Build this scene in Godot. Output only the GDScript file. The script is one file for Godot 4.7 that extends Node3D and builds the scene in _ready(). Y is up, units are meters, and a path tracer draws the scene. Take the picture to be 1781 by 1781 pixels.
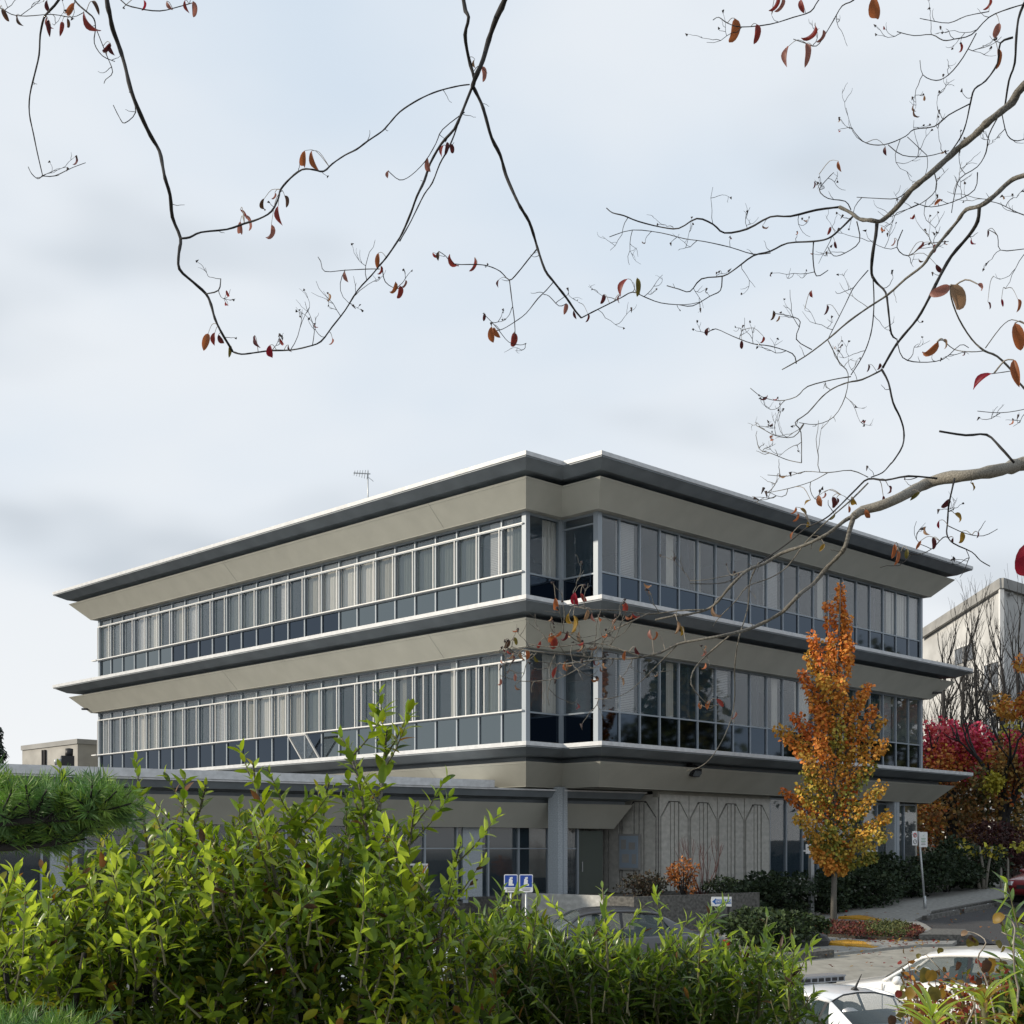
extends Node3D

# Camera model: the lens looks level along -Z from a bank above a car park and is shifted upwards.
const F := 2339.0        # focal length in photograph pixels (1781 px square)
const CX := 890.5
const HV := 1480.0       # the photograph's eye level
const EYE := 2.2
const CO := 0.7133       # the office block is turned 44.5 degrees
const SI := 0.7009
const BX := 0.40         # its near left corner
const BD := 38.74

const SKY_SHIFT := Vector3(11.0, -16.3, 4.5)

var M := {}
var taken := {}
var boxes := {}
var tex := {}
var rng := RandomNumberGenerator.new()

func _ready() -> void:
	setup_view()
	make_materials()
	build_ground()
	build_office()
	build_wing()
	build_far_buildings()
	build_street_things()
	build_cars()
	build_far_trees()
	build_maple()
	build_beds()
	build_hedge()
	build_pine()
	build_dogwood()
	build_foreground_shrubs()

func setup_view() -> void:
	var cam := Camera3D.new()
	cam.name = "camera"
	cam.projection = Camera3D.PROJECTION_FRUSTUM
	cam.near = 0.1
	cam.far = 1500.0
	cam.size = 0.1 * 1781.0 / F
	cam.frustum_offset = Vector2(0.0, 0.1 * (HV - 890.5) / F)
	cam.position = Vector3(0, EYE, 0)
	add_child(cam)
	cam.current = true
	var e := Environment.new()
	e.background_mode = Environment.BG_SKY
	e.tonemap_mode = Environment.TONE_MAPPER_LINEAR
	e.tonemap_exposure = 1.30
	e.sdfgi_enabled = true
	e.ssao_enabled = true
	e.ssil_enabled = true
	var sky := Sky.new()
	var sm := PanoramaSkyMaterial.new()
	sm.panorama = sky_picture()
	sky.sky_material = sm
	e.sky = sky
	e.background_energy_multiplier = 1.0
	var we := WorldEnvironment.new()
	we.name = "environment"
	we.environment = e
	add_child(we)
	var sun := DirectionalLight3D.new()
	sun.name = "sun"
	sun.light_energy = 1.05
	sun.light_color = Color(1.0, 0.95, 0.87)
	sun.light_angular_distance = 2.0
	sun.shadow_enabled = true
	add_child(sun)
	# low hazy autumn sun from the left, square to the long front's shelves and off the street front
	var el := deg_to_rad(22.0)
	var to := Vector3(-0.99 * cos(el), sin(el), 0.12 * cos(el)).normalized()
	sun.look_at_from_position(to * 50.0, Vector3.ZERO, Vector3.UP)

func sky_picture() -> ImageTexture:
	# thin high cloud over pale blue: the same everywhere, whiter towards the horizon
	var w := 1024
	var h := 512
	var im := Image.create(w, h, false, Image.FORMAT_RGBF)
	var n1 := FastNoiseLite.new()
	n1.seed = 11
	n1.noise_type = FastNoiseLite.TYPE_SIMPLEX_SMOOTH
	n1.frequency = 1.0
	n1.fractal_octaves = 5
	var n2 := FastNoiseLite.new()
	n2.seed = 5
	n2.noise_type = FastNoiseLite.TYPE_SIMPLEX_SMOOTH
	n2.frequency = 1.0
	n2.fractal_octaves = 4
	var blue := Vector3(0.49, 0.57, 0.66)
	var white := Vector3(0.625, 0.66, 0.70)
	var grey := Vector3(0.43, 0.475, 0.525)
	var hor := Vector3(0.75, 0.752, 0.74)
	for j in h:
		var phi := PI * (0.5 - (j + 0.5) / h)
		for i in w:
			var th := TAU * ((i + 0.5) / w - 0.5)
			var dir := Vector3(sin(th) * cos(phi), sin(phi), -cos(th) * cos(phi))
			var c: Vector3
			if dir.y < -0.02:
				c = Vector3(0.20, 0.20, 0.19)
			else:
				var y := maxf(dir.y, 0.0)
				var q := Vector3(dir.x * 1.6, dir.y * 4.2, dir.z * 1.6)
				var a := n1.get_noise_3dv(q * 1.1) * 0.5 + 0.5
				var b := n2.get_noise_3dv(q * 1.5 + SKY_SHIFT) * 0.5 + 0.5
				var cover := smoothstep(0.30, 1.0, a + 0.42 * (1.0 - y))
				c = blue.lerp(white, cover)
				c = c.lerp(hor, pow(1.0 - y, 7.0) * 0.85)
				var shade := smoothstep(0.54, 0.82, b) * smoothstep(0.03, 0.14, y) * (1.0 - smoothstep(0.3, 0.6, y))
				c = c.lerp(grey, shade)
			im.set_pixel(i, j, Color(c.x, c.y, c.z))
	return ImageTexture.create_from_image(im)

# ---------------------------------------------------------------- places

func P(u: float, v: float, d: float) -> Vector3:
	return Vector3((u - CX) / F * d, EYE + (HV - v) / F * d, -d)

func bw(x: float, y: float, z: float) -> Vector3:       # office block's own axes -> world
	return Vector3(BX + x * CO + z * SI, y, -BD - x * SI + z * CO)

func lin(r: float, g: float, b: float) -> Color:
	return Color(r, g, b).linear_to_srgb()

func H(wx: float, wz: float) -> float:                    # height of the ground
	var dx := wx - BX
	var dz := wz + BD
	var lx := dx * CO - dz * SI
	var lz := dx * SI + dz * CO
	var y := 0.06 * clampf(lx - 6.5, 0.0, 60.0) - 0.05 * clampf(1.0 - lx, 0.0, 14.0)
	if lz < 3.0 and lx < 3.0:
		y = lerpf(y, 0.0, clampf((3.0 - lz) / 6.0, 0.0, 1.0))
	y -= 0.48 * smoothstep(11.0, 16.0, lz)
	var d := -wz
	y = lerpf(y, 0.55, 1.0 - smoothstep(3.6, 9.5, d))
	return y

func gp(u: float, v: float) -> Vector3:                   # where a line of sight meets the ground
	var d := 30.0
	for i in 60:
		var x := (u - CX) / F * d
		var nd := (EYE - H(x, -d)) / (v - HV) * F
		d = lerpf(d, clampf(nd, 5.0, 200.0), 0.5)
	var x2 := (u - CX) / F * d
	return Vector3(x2, H(x2, -d), -d)

# ---------------------------------------------------------------- objects

func numbered(n: String) -> String:
	var k: int = taken.get(n, 0)
	taken[n] = k + 1
	return n if k == 0 else "%s_%03d" % [n, k]

func tag(o: Node, label: String, category: String, group := "", kind := "") -> Node:
	o.set_meta("label", label)
	o.set_meta("category", category)
	if group != "":
		o.set_meta("group", group)
	if kind != "":
		o.set_meta("kind", kind)
	return o

func thing(n: String, label: String, category: String, at := Vector3.ZERO, turn := 0.0, group := "") -> Node3D:
	var o := Node3D.new()
	o.name = numbered(n)
	add_child(o)
	o.position = at
	o.rotation.y = turn
	tag(o, label, category, group)
	return o

func part(n: String, mesh: Mesh, mat: Material, parent: Node, at := Vector3.ZERO, basis := Basis()) -> MeshInstance3D:
	var o := MeshInstance3D.new()
	o.name = numbered(n) if parent == self else n
	o.mesh = mesh
	if mat != null:
		for k in mesh.get_surface_count():
			o.set_surface_override_material(k, mat)
	o.transform = Transform3D(basis, at)
	parent.add_child(o, true)
	return o

func bx(n: String, parent: Node, at: Vector3, size: Vector3, mat: Material, basis := Basis()) -> MeshInstance3D:
	var key := "%.3f %.3f %.3f" % [size.x, size.y, size.z]
	if not boxes.has(key):
		var b := BoxMesh.new()
		b.size = size
		boxes[key] = b
	return part(n, boxes[key], mat, parent, at, basis)

func struct(n: String, mesh: Mesh, mat: Material) -> MeshInstance3D:
	var o := part(n, mesh, mat, self)
	o.set_meta("kind", "structure")
	return o

func sub(n: String, parent: Node, at := Vector3.ZERO, basis := Basis()) -> Node3D:
	var o := Node3D.new()
	o.name = n
	o.transform = Transform3D(basis, at)
	parent.add_child(o, true)
	return o

# ---------------------------------------------------------------- shapes

func st_new() -> SurfaceTool:
	var st := SurfaceTool.new()
	st.begin(Mesh.PRIMITIVE_TRIANGLES)
	st.set_smooth_group(-1)
	return st

func done(st: SurfaceTool) -> ArrayMesh:
	st.generate_normals()
	return st.commit()

func tri(st: SurfaceTool, a: Vector3, b: Vector3, c: Vector3) -> void:
	st.add_vertex(a)
	st.add_vertex(b)
	st.add_vertex(c)

func quad(st: SurfaceTool, a: Vector3, b: Vector3, c: Vector3, d: Vector3) -> void:
	tri(st, a, b, c)
	tri(st, a, c, d)

func add_box(st: SurfaceTool, c: Vector3, s: Vector3, b := Basis()) -> void:
	var p := []
	for i in 8:
		p.append(c + b * Vector3((-0.5 if i & 1 == 0 else 0.5) * s.x, (-0.5 if i & 2 == 0 else 0.5) * s.y, (-0.5 if i & 4 == 0 else 0.5) * s.z))
	for f in [[0, 2, 3, 1], [4, 5, 7, 6], [0, 1, 5, 4], [2, 6, 7, 3], [0, 4, 6, 2], [1, 3, 7, 5]]:
		quad(st, p[f[3]], p[f[2]], p[f[1]], p[f[0]])

func add_beam(st: SurfaceTool, a: Vector3, b: Vector3, w: float, h: float) -> void:
	var y := (b - a).normalized()
	var x := y.cross(Vector3.UP if absf(y.y) < 0.9 else Vector3.RIGHT).normalized()
	var z := x.cross(y)
	add_box(st, (a + b) * 0.5, Vector3(w, (b - a).length(), h), Basis(x, y, z))

func beam_mesh(a: Vector3, b: Vector3, w: float, h: float) -> ArrayMesh:
	var st := st_new()
	add_beam(st, a, b, w, h)
	return done(st)

func add_tube(st: SurfaceTool, pts: Array, rad: Array, sides := 6, caps := true) -> void:
	var rings := []
	var side := Vector3.ZERO
	for i in pts.size():
		var t: Vector3 = (pts[mini(i + 1, pts.size() - 1)] - pts[maxi(i - 1, 0)]).normalized()
		if i == 0:
			side = t.cross(Vector3(0.31, 0.2, 0.93)).normalized()
		else:
			side = (side - t * side.dot(t)).normalized()
		var other := t.cross(side)
		var ring := []
		for k in sides:
			var a := TAU * k / sides
			ring.append(pts[i] + (side * cos(a) + other * sin(a)) * float(rad[i]))
		rings.append(ring)
	for i in pts.size() - 1:
		for k in sides:
			var k2 := (k + 1) % sides
			quad(st, rings[i][k], rings[i][k2], rings[i + 1][k2], rings[i + 1][k])
	if caps:
		var e: int = pts.size() - 1
		for k in sides:
			var k2 := (k + 1) % sides
			tri(st, pts[0], rings[0][k2], rings[0][k])
			tri(st, pts[e], rings[e][k], rings[e][k2])

func tube_mesh(pts: Array, rad: Array, sides := 6) -> ArrayMesh:
	var st := st_new()
	st.set_smooth_group(0)
	add_tube(st, pts, rad, sides)
	return done(st)

func add_prism(st: SurfaceTool, poly: PackedVector2Array, z0: float, z1: float, xf := Transform3D()) -> void:
	var n := poly.size()
	var idx := Geometry2D.triangulate_polygon(poly)
	for k in range(0, idx.size(), 3):
		var a := poly[idx[k]]
		var b := poly[idx[k + 1]]
		var c := poly[idx[k + 2]]
		tri(st, xf * Vector3(a.x, a.y, z1), xf * Vector3(c.x, c.y, z1), xf * Vector3(b.x, b.y, z1))
		tri(st, xf * Vector3(a.x, a.y, z0), xf * Vector3(b.x, b.y, z0), xf * Vector3(c.x, c.y, z0))
	for k in n:
		var a := poly[k]
		var b := poly[(k + 1) % n]
		quad(st, xf * Vector3(a.x, a.y, z0), xf * Vector3(a.x, a.y, z1), xf * Vector3(b.x, b.y, z1), xf * Vector3(b.x, b.y, z0))

func prism_mesh(poly: PackedVector2Array, z0: float, z1: float) -> ArrayMesh:
	var st := st_new()
	add_prism(st, poly, z0, z1)
	return done(st)

# a flat piece of ground: an outline of world points cut into small triangles that follow the land
func ground_piece(outline: Array, lift: float, thick := 0.0, cell := 0.6) -> ArrayMesh:
	var poly := PackedVector2Array()
	for p in outline:
		poly.append(Vector2(p.x, p.z))
	if Geometry2D.is_polygon_clockwise(poly):
		poly.reverse()
	var lo := poly[0]
	var hi := poly[0]
	for p in poly:
		lo = lo.min(p)
		hi = hi.max(p)
	var st := st_new()
	st.set_smooth_group(0)
	var x := lo.x
	while x < hi.x:
		var z := lo.y
		while z < hi.y:
			var c := PackedVector2Array([Vector2(x, z), Vector2(x + cell, z), Vector2(x + cell, z + cell), Vector2(x, z + cell)])
			for piece in Geometry2D.intersect_polygons(c, poly):
				var idx := Geometry2D.triangulate_polygon(piece)
				for k in range(0, idx.size(), 3):
					var q := []
					for m in 3:
						var g: Vector2 = piece[idx[k + m]]
						q.append(Vector3(g.x, H(g.x, g.y) + lift, g.y))
					var up: Vector3 = (q[1] - q[0]).cross(q[2] - q[0])
					if up.y > 0.0:
						tri(st, q[0], q[2], q[1])
					else:
						tri(st, q[0], q[1], q[2])
			z += cell
		x += cell
	if thick > 0.0:
		st.set_smooth_group(-1)
		for k in poly.size():
			var a := poly[k]
			var b := poly[(k + 1) % poly.size()]
			var n := maxi(1, int(a.distance_to(b) / cell))
			for m in n:
				var p := a.lerp(b, float(m) / n)
				var q := a.lerp(b, float(m + 1) / n)
				var ya := H(p.x, p.y) + lift
				var yb := H(q.x, q.y) + lift
				quad(st, Vector3(p.x, ya, p.y), Vector3(q.x, yb, q.y), Vector3(q.x, yb - thick, q.y), Vector3(p.x, ya - thick, p.y))
	return done(st)

# a leaf along +Y from its base, face towards +Z
func leaf_mesh(length: float, width: float, fold: float, droop: float, wave := 0.0, seg := 4, blunt := 1.0) -> ArrayMesh:
	var st := SurfaceTool.new()
	st.begin(Mesh.PRIMITIVE_TRIANGLES)
	st.set_smooth_group(0)
	var rows := []
	for i in seg + 1:
		var t := float(i) / seg
		var w := width * 0.5 * pow(sin(PI * pow(t, 0.85)), blunt * 0.8)
		if i == 0 or i == seg:
			w = width * 0.02
		var a := droop * t
		var y := length * (sin(a) / maxf(absf(droop), 0.01) if absf(droop) > 0.01 else t)
		var z := -length * ((1.0 - cos(a)) / droop if absf(droop) > 0.01 else 0.0)
		var wv := wave * sin(t * 9.0) * width
		var nrm := Vector3(0, sin(a), cos(a))
		var mid := Vector3(0, y, z)
		rows.append([mid + Vector3(-w, 0, 0) + nrm * (w * fold + wv), mid, mid + Vector3(w, 0, 0) + nrm * (w * fold - wv)])
	for i in seg:
		for k in 2:
			quad(st, rows[i][k], rows[i + 1][k], rows[i + 1][k + 1], rows[i][k + 1])
	return done(st)

func aim(dir: Vector3, face: Vector3, scale := 1.0) -> Basis:
	var y := dir.normalized()
	var z := face - y * face.dot(y)
	if z.length() < 0.01:
		z = y.cross(Vector3.RIGHT)
	z = z.normalized()
	return Basis(y.cross(z) * scale, y * scale, z * scale)

func swarm(n: String, mesh: Mesh, mat: Material, xfs: Array, cols: Array, parent: Node, stuff := true) -> MultiMeshInstance3D:
	var mm := MultiMesh.new()
	mm.transform_format = MultiMesh.TRANSFORM_3D
	mm.use_colors = true
	mm.mesh = mesh
	mm.instance_count = xfs.size()
	for i in xfs.size():
		mm.set_instance_transform(i, xfs[i])
		mm.set_instance_color(i, cols[i])
	var o := MultiMeshInstance3D.new()
	o.name = n
	o.multimesh = mm
	o.material_override = mat
	if stuff:
		o.set_meta("kind", "stuff")
	parent.add_child(o, true)
	return o

func rdir() -> Vector3:
	var z := rng.randf_range(-1.0, 1.0)
	var a := rng.randf_range(0.0, TAU)
	return Vector3(cos(a) * sqrt(1.0 - z * z), z, sin(a) * sqrt(1.0 - z * z))

func curve_between(pts: Array, steps: int) -> Array:      # a smooth run through the points
	var out := []
	for i in pts.size() - 1:
		var p0: Vector3 = pts[maxi(i - 1, 0)]
		var p1: Vector3 = pts[i]
		var p2: Vector3 = pts[i + 1]
		var p3: Vector3 = pts[mini(i + 2, pts.size() - 1)]
		for k in steps:
			out.append(p1.cubic_interpolate(p2, p0, p3, float(k) / steps))
	out.append(pts[-1])
	return out

# ---------------------------------------------------------------- materials

func ntex(key: String, freq: float, lo: float, hi: float, octaves := 4, cellular := false) -> NoiseTexture2D:
	if tex.has(key):
		return tex[key]
	var n := FastNoiseLite.new()
	n.seed = key.hash() % 1000
	n.noise_type = FastNoiseLite.TYPE_CELLULAR if cellular else FastNoiseLite.TYPE_SIMPLEX_SMOOTH
	n.frequency = freq
	n.fractal_octaves = octaves
	var g := Gradient.new()
	g.set_color(0, Color(lo, lo, lo))
	g.set_color(1, Color(hi, hi, hi))
	var t := NoiseTexture2D.new()
	t.width = 512
	t.height = 512
	t.seamless = true
	t.noise = n
	t.color_ramp = g
	tex[key] = t
	return t

func mat(key: String, col: Color, rough := 0.8, metal := 0.0, spec := 0.5) -> StandardMaterial3D:
	var m := StandardMaterial3D.new()
	m.resource_name = key
	m.albedo_color = col
	m.roughness = rough
	m.metallic = metal
	m.metallic_specular = spec
	M[key] = m
	return m

func grain(m: StandardMaterial3D, t: Texture2D, scale: float, relief := 0.0, bump: Texture2D = null) -> void:
	m.albedo_texture = t
	m.uv1_triplanar = true
	m.uv1_world_triplanar = true
	m.uv1_scale = Vector3(scale, scale, scale)
	if relief > 0.0:
		m.heightmap_enabled = true
		m.heightmap_scale = relief
		m.heightmap_texture = bump if bump != null else t

func leafy(key: String, col: Color, back: Color, rough := 0.45) -> StandardMaterial3D:
	var m := mat(key, col, rough, 0.0, 0.45)
	m.vertex_color_use_as_albedo = true
	m.cull_mode = BaseMaterial3D.CULL_DISABLED
	m.backlight_enabled = true
	m.backlight = back
	return m

func glass(key: String, col: Color, alpha: float) -> StandardMaterial3D:
	var m := mat(key, Color(col.r, col.g, col.b, alpha), 0.02, 0.0, 0.5)
	m.transparency = BaseMaterial3D.TRANSPARENCY_ALPHA
	return m

func make_materials() -> void:
	var blotch := ntex("blotch", 0.006, 0.80, 1.0, 5)
	var speck := ntex("speck", 0.09, 0.72, 1.0, 4)
	var stain := ntex("stain", 0.012, 0.55, 1.0, 5)
	grain(mat("olive", lin(0.48, 0.48, 0.425), 0.75), ntex("plaster", 0.016, 0.89, 1.0, 5), 0.12)
	grain(mat("cap_white", lin(0.66, 0.68, 0.70), 0.45), ntex("capdirt", 0.02, 0.82, 1.0, 5), 0.5)
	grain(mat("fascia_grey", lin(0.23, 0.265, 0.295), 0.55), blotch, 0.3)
	mat("boulder", lin(0.05, 0.05, 0.052), 0.9)
	grain(mat("soffit", lin(0.40, 0.395, 0.35), 0.85), blotch, 0.4)
	mat("mullion", lin(0.27, 0.31, 0.35), 0.45, 0.1)
	mat("sash_white", lin(0.66, 0.66, 0.65), 0.4)
	glass("pane", lin(0.06, 0.12, 0.17), 0.13)
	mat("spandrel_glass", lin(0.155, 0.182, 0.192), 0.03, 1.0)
	mat("spandrel_glass_dark_reflection", lin(0.048, 0.064, 0.086), 0.04, 1.0)  # darker copy of the spandrel glass, with dark reflections put into its colour
	mat("curtain_green", lin(0.085, 0.10, 0.088), 0.9)
	mat("curtain_tan", lin(0.30, 0.29, 0.245), 0.9)
	mat("curtain_pale", lin(0.54, 0.53, 0.48), 0.9)
	mat("blind_white", lin(0.62, 0.63, 0.63), 0.7)
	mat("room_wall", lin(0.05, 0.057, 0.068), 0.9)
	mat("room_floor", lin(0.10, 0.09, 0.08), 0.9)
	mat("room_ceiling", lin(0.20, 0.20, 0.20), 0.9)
	grain(mat("column_blue", lin(0.60, 0.67, 0.73), 0.7), ntex("paint_wear", 0.05, 0.55, 1.0, 5), 1.3)
	grain(mat("panel_cream", lin(0.56, 0.555, 0.515), 0.85), ntex("panelw", 0.02, 0.78, 1.0, 5), 0.5)
	grain(mat("panel_aggregate", lin(0.20, 0.195, 0.185), 0.95), ntex("pebble", 0.14, 0.35, 1.0, 2, true), 1.6, 1.5)
	grain(mat("concrete", lin(0.36, 0.355, 0.33), 0.9), ntex("conc", 0.03, 0.72, 1.0, 5), 0.35, 0.3, speck)
	grain(mat("concrete_old", lin(0.20, 0.195, 0.18), 0.95), ntex("oldc", 0.03, 0.45, 1.0, 5), 0.6, 0.8, speck)
	grain(mat("asphalt", lin(0.070, 0.069, 0.072), 0.92), ntex("asph", 0.07, 0.6, 1.0, 5), 0.5, 0.6, ntex("asphr", 0.25, 0.0, 1.0, 2))
	grain(mat("driveway", lin(0.36, 0.34, 0.29), 0.92), ntex("drv", 0.035, 0.82, 1.0, 5), 0.12, 0.4, speck)
	grain(mat("soil", lin(0.09, 0.075, 0.055), 1.0), ntex("soil", 0.06, 0.35, 1.0, 5), 0.6, 3.0, speck)
	grain(mat("tactile_yellow", lin(0.62, 0.33, 0.02), 0.7), ntex("tact", 0.06, 0.8, 1.0, 4), 0.9)
	grain(mat("concrete_pale", lin(0.58, 0.58, 0.55), 0.9), ntex("conc", 0.03, 0.72, 1.0, 5), 0.35)
	mat("roof_gravel", lin(0.25, 0.25, 0.25), 0.95)
	grain(mat("far_wall", lin(0.60, 0.605, 0.60), 0.85), blotch, 0.1)
	grain(mat("far_trim", lin(0.36, 0.36, 0.35), 0.8), blotch, 0.2)
	grain(mat("box_wall", lin(0.44, 0.43, 0.40), 0.85), blotch, 0.3)
	mat("far_glass", lin(0.14, 0.15, 0.16), 0.08, 0.6)
	mat("black_metal", lin(0.02, 0.02, 0.022), 0.5, 0.3)
	mat("galv", lin(0.40, 0.42, 0.43), 0.45, 0.6)
	mat("rail_white", lin(0.6, 0.6, 0.6), 0.5)
	mat("sign_white", lin(0.78, 0.79, 0.80), 0.4)
	mat("sign_blue", lin(0.012, 0.06, 0.34), 0.4)
	mat("sign_arrow", lin(0.02, 0.12, 0.42), 0.4)
	mat("sign_red", lin(0.50, 0.03, 0.03), 0.4)
	mat("sign_black", lin(0.02, 0.02, 0.02), 0.5)
	mat("sign_green", lin(0.03, 0.25, 0.08), 0.5)
	for c in [["car_white", 0.78, 0.79, 0.80], ["car_cream", 0.80, 0.79, 0.76], ["car_dark", 0.035, 0.036, 0.042], ["car_red", 0.16, 0.006, 0.010]]:
		var m := mat(c[0], lin(c[1], c[2], c[3]), 0.35)
		m.clearcoat_enabled = true
		m.clearcoat = 0.8
		m.clearcoat_roughness = 0.04
	glass("car_glass", lin(0.05, 0.09, 0.09), 0.30)
	mat("car_trim", lin(0.015, 0.015, 0.017), 0.4)
	mat("car_seat", lin(0.05, 0.05, 0.052), 0.8)
	mat("tyre", lin(0.015, 0.015, 0.015), 0.9)
	mat("rim_metal", lin(0.5, 0.5, 0.52), 0.3, 0.8)
	mat("lamp_clear", lin(0.6, 0.62, 0.65), 0.1, 0.3)
	mat("lamp_red", lin(0.35, 0.01, 0.01), 0.15)
	mat("board_blue", lin(0.25, 0.31, 0.38), 0.6)
	mat("light_bar_grey", lin(0.30, 0.31, 0.33), 0.25)
	grain(mat("bark_grey", lin(0.29, 0.27, 0.23), 0.9), ntex("bark", 0.05, 0.35, 1.0, 5), 3.0, 0.6)
	grain(mat("bark_light", lin(0.40, 0.37, 0.31), 0.85), ntex("barkl", 0.04, 0.45, 1.0, 5), 6.0, 0.25)
	grain(mat("bark_dark", lin(0.032, 0.030, 0.030), 0.85), ntex("barkd", 0.06, 0.5, 1.0, 4), 6.0)
	mat("twig_pale", lin(0.26, 0.23, 0.19), 0.8)
	mat("stem_green", lin(0.10, 0.095, 0.045), 0.7)
	mat("stem_red", lin(0.10, 0.035, 0.03), 0.7)
	mat("bud", lin(0.03, 0.02, 0.02), 0.8)
	leafy("leaf", Color.WHITE, lin(0.95, 1.0, 0.35), 0.32)
	leafy("leaf_dry", Color.WHITE, lin(0.8, 0.6, 0.45), 0.55)
	leafy("needle", Color.WHITE, lin(0.30, 0.45, 0.18), 0.5)
	leafy("leaf_far", Color.WHITE, lin(0.30, 0.27, 0.2), 0.7)
	# single leaves of the overhanging tree
	var lc := [["leaf_red", 0.44, 0.075, 0.06], ["leaf_maroon", 0.15, 0.035, 0.04], ["leaf_orange", 0.58, 0.20, 0.075], ["leaf_gold", 0.50, 0.32, 0.05], ["leaf_pink", 0.58, 0.26, 0.21], ["leaf_brown", 0.14, 0.075, 0.045], ["leaf_olive", 0.26, 0.23, 0.05], ["leaf_crimson", 0.45, 0.02, 0.05], ["leaf_tan", 0.50, 0.33, 0.20]]
	for c in lc:
		var m := mat(c[0], lin(c[1], c[2], c[3]), 0.5)
		m.backlight_enabled = true
		m.backlight = lin(1.0, 0.9, 0.85)
		m.albedo_texture = ntex("leafblot", 0.03, 0.55, 1.0, 5)
		m.uv1_triplanar = true
		m.uv1_scale = Vector3(3, 3, 3)
	var lg := [["green_fresh", 0.18, 0.25, 0.026], ["green_mid", 0.115, 0.18, 0.026], ["green_deep", 0.055, 0.105, 0.022], ["green_yellow", 0.24, 0.27, 0.03]]
	for c in lg:
		var m := mat(c[0], lin(c[1], c[2], c[3]), 0.32, 0.0, 0.5)
		m.backlight_enabled = true
		m.backlight = lin(0.56, 0.70, 0.06) if c[2] > 0.12 else lin(0.26, 0.37, 0.04)

# ================================================================ the ground

func build_ground() -> void:
	# one sheet of land, fine where the picture looks and coarse towards the horizon
	var xs := []
	var zs := []
	var x := -40.0
	while x <= 60.0:
		xs.append(x)
		x += 1.0
	for k in [80.0, 120.0, 200.0, 400.0, 900.0]:
		xs.append(k)
		xs.push_front(-k)
	var z := 12.0
	while z >= -80.0:
		zs.append(z)
		z -= 1.0
	zs.push_front(60.0)
	for k in [-100.0, -150.0, -250.0, -500.0, -1100.0]:
		zs.append(k)
	var st := st_new()
	st.set_smooth_group(0)
	for i in xs.size() - 1:
		for j in zs.size() - 1:
			var q := []
			for c in [[0, 0], [1, 0], [1, 1], [0, 1]]:
				var px: float = xs[i + c[0]]
				var pz: float = zs[j + c[1]]
				q.append(Vector3(px, H(px, pz) - 0.02, pz))
			quad(st, q[0], q[3], q[2], q[1])
	struct("ground", done(st), M.soil)
	# car park and driveway
	var lot := [bw(-34, 0, 0.5), bw(-9.0, 0, 0.5), bw(-9.0, 0, 10.1), bw(-4.6, 0, 10.2), bw(-0.6, 0, 11.35), bw(2.2, 0, 12.0), bw(4.0, 0, 12.4), bw(4.0, 0, 25), bw(-34, 0, 28)]
	var clipped := []
	for p in lot:
		clipped.append(p)
	struct("driveway", ground_piece(clipped, 0.004), M.driveway)
	# street to the right
	var road := [bw(4.0, 0, 12.4), bw(3.3, 0, 11.6), bw(7.6, 0, 8.4), bw(8.6, 0, 7.5), bw(46, 0, 7.3), bw(46, 0, 22), bw(4.0, 0, 25)]
	struct("road", ground_piece(road, 0.006), M.asphalt)
	# corner pavement round the planted island, level with the driveway where the ramps are
	var apron := [bw(-9, 0, 3.2), bw(46, 0, 3.2), bw(46, 0, 7.1), bw(10.2, 0, 7.1), bw(8.6, 0, 7.5), bw(7.6, 0, 8.4), bw(3.3, 0, 11.6), bw(2.2, 0, 12.0), bw(-0.6, 0, 11.35), bw(-4.6, 0, 10.2), bw(-9, 0, 10.1)]
	struct("pavement", ground_piece(apron, 0.06, 0.12), M.concrete)
	# kerbs
	var kerb_line := [bw(10.4, 0, 7.1), bw(46, 0, 7.1), bw(46, 0, 7.28), bw(10.0, 0, 7.28)]
	var k1 := struct("kerb", ground_piece(kerb_line, 0.15, 0.2, 0.5), M.concrete_old)
	k1.name = "kerb"
	var near_kerb := [bw(-9, 0, 10.1), bw(-4.6, 0, 10.15), bw(-1.6, 0, 11.0), bw(-1.7, 0, 11.25), bw(-4.7, 0, 10.4), bw(-9, 0, 10.35)]
	struct("kerb", ground_piece(near_kerb, 0.17, 0.25, 0.5), M.concrete_old)
	var nose := [bw(2.1, 0, 11.2), bw(3.4, 0, 11.9), bw(5.0, 0, 10.9), bw(4.6, 0, 10.2), bw(3.2, 0, 10.8)]
	struct("kerb", ground_piece(nose, 0.20, 0.25, 0.5), M.concrete_old)
	# pavement joints: narrow dark grooves pressed into the slabs, as separate slabs
	# warning pads with their truncated domes
	for q in [[1495.0, 1646.0, 0.62, "yellow tactile warning pad on the ramp nearest the parked cars"], [1510.0, 1600.0, 0.62, "yellow tactile warning pad farther off beside the maple's island"]]:
		var c := gp(q[0], q[1])
		c.y = H(c.x, c.z) + 0.067
		var pad := thing("tactile_pad", q[3], "tactile pad", c, deg_to_rad(44.5), "tactile pads at the crossing")
		pad.rotation.x = 0.05
		bx("plate", pad, Vector3(0, -0.05, 0), Vector3(1.15, 0.11, 1.35), M.tactile_yellow)
		var st2 := st_new()
		for i in 13:
			for j in 10:
				var p := Vector3(-0.50 + i * 0.083, 0.008, -0.58 + j * 0.13)
				add_box(st2, p, Vector3(0.03, 0.010, 0.03))
		var o := part("domes", done(st2), M.tactile_yellow, pad)
		o.set_meta("kind", "stuff")

# ================================================================ the office block

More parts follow.
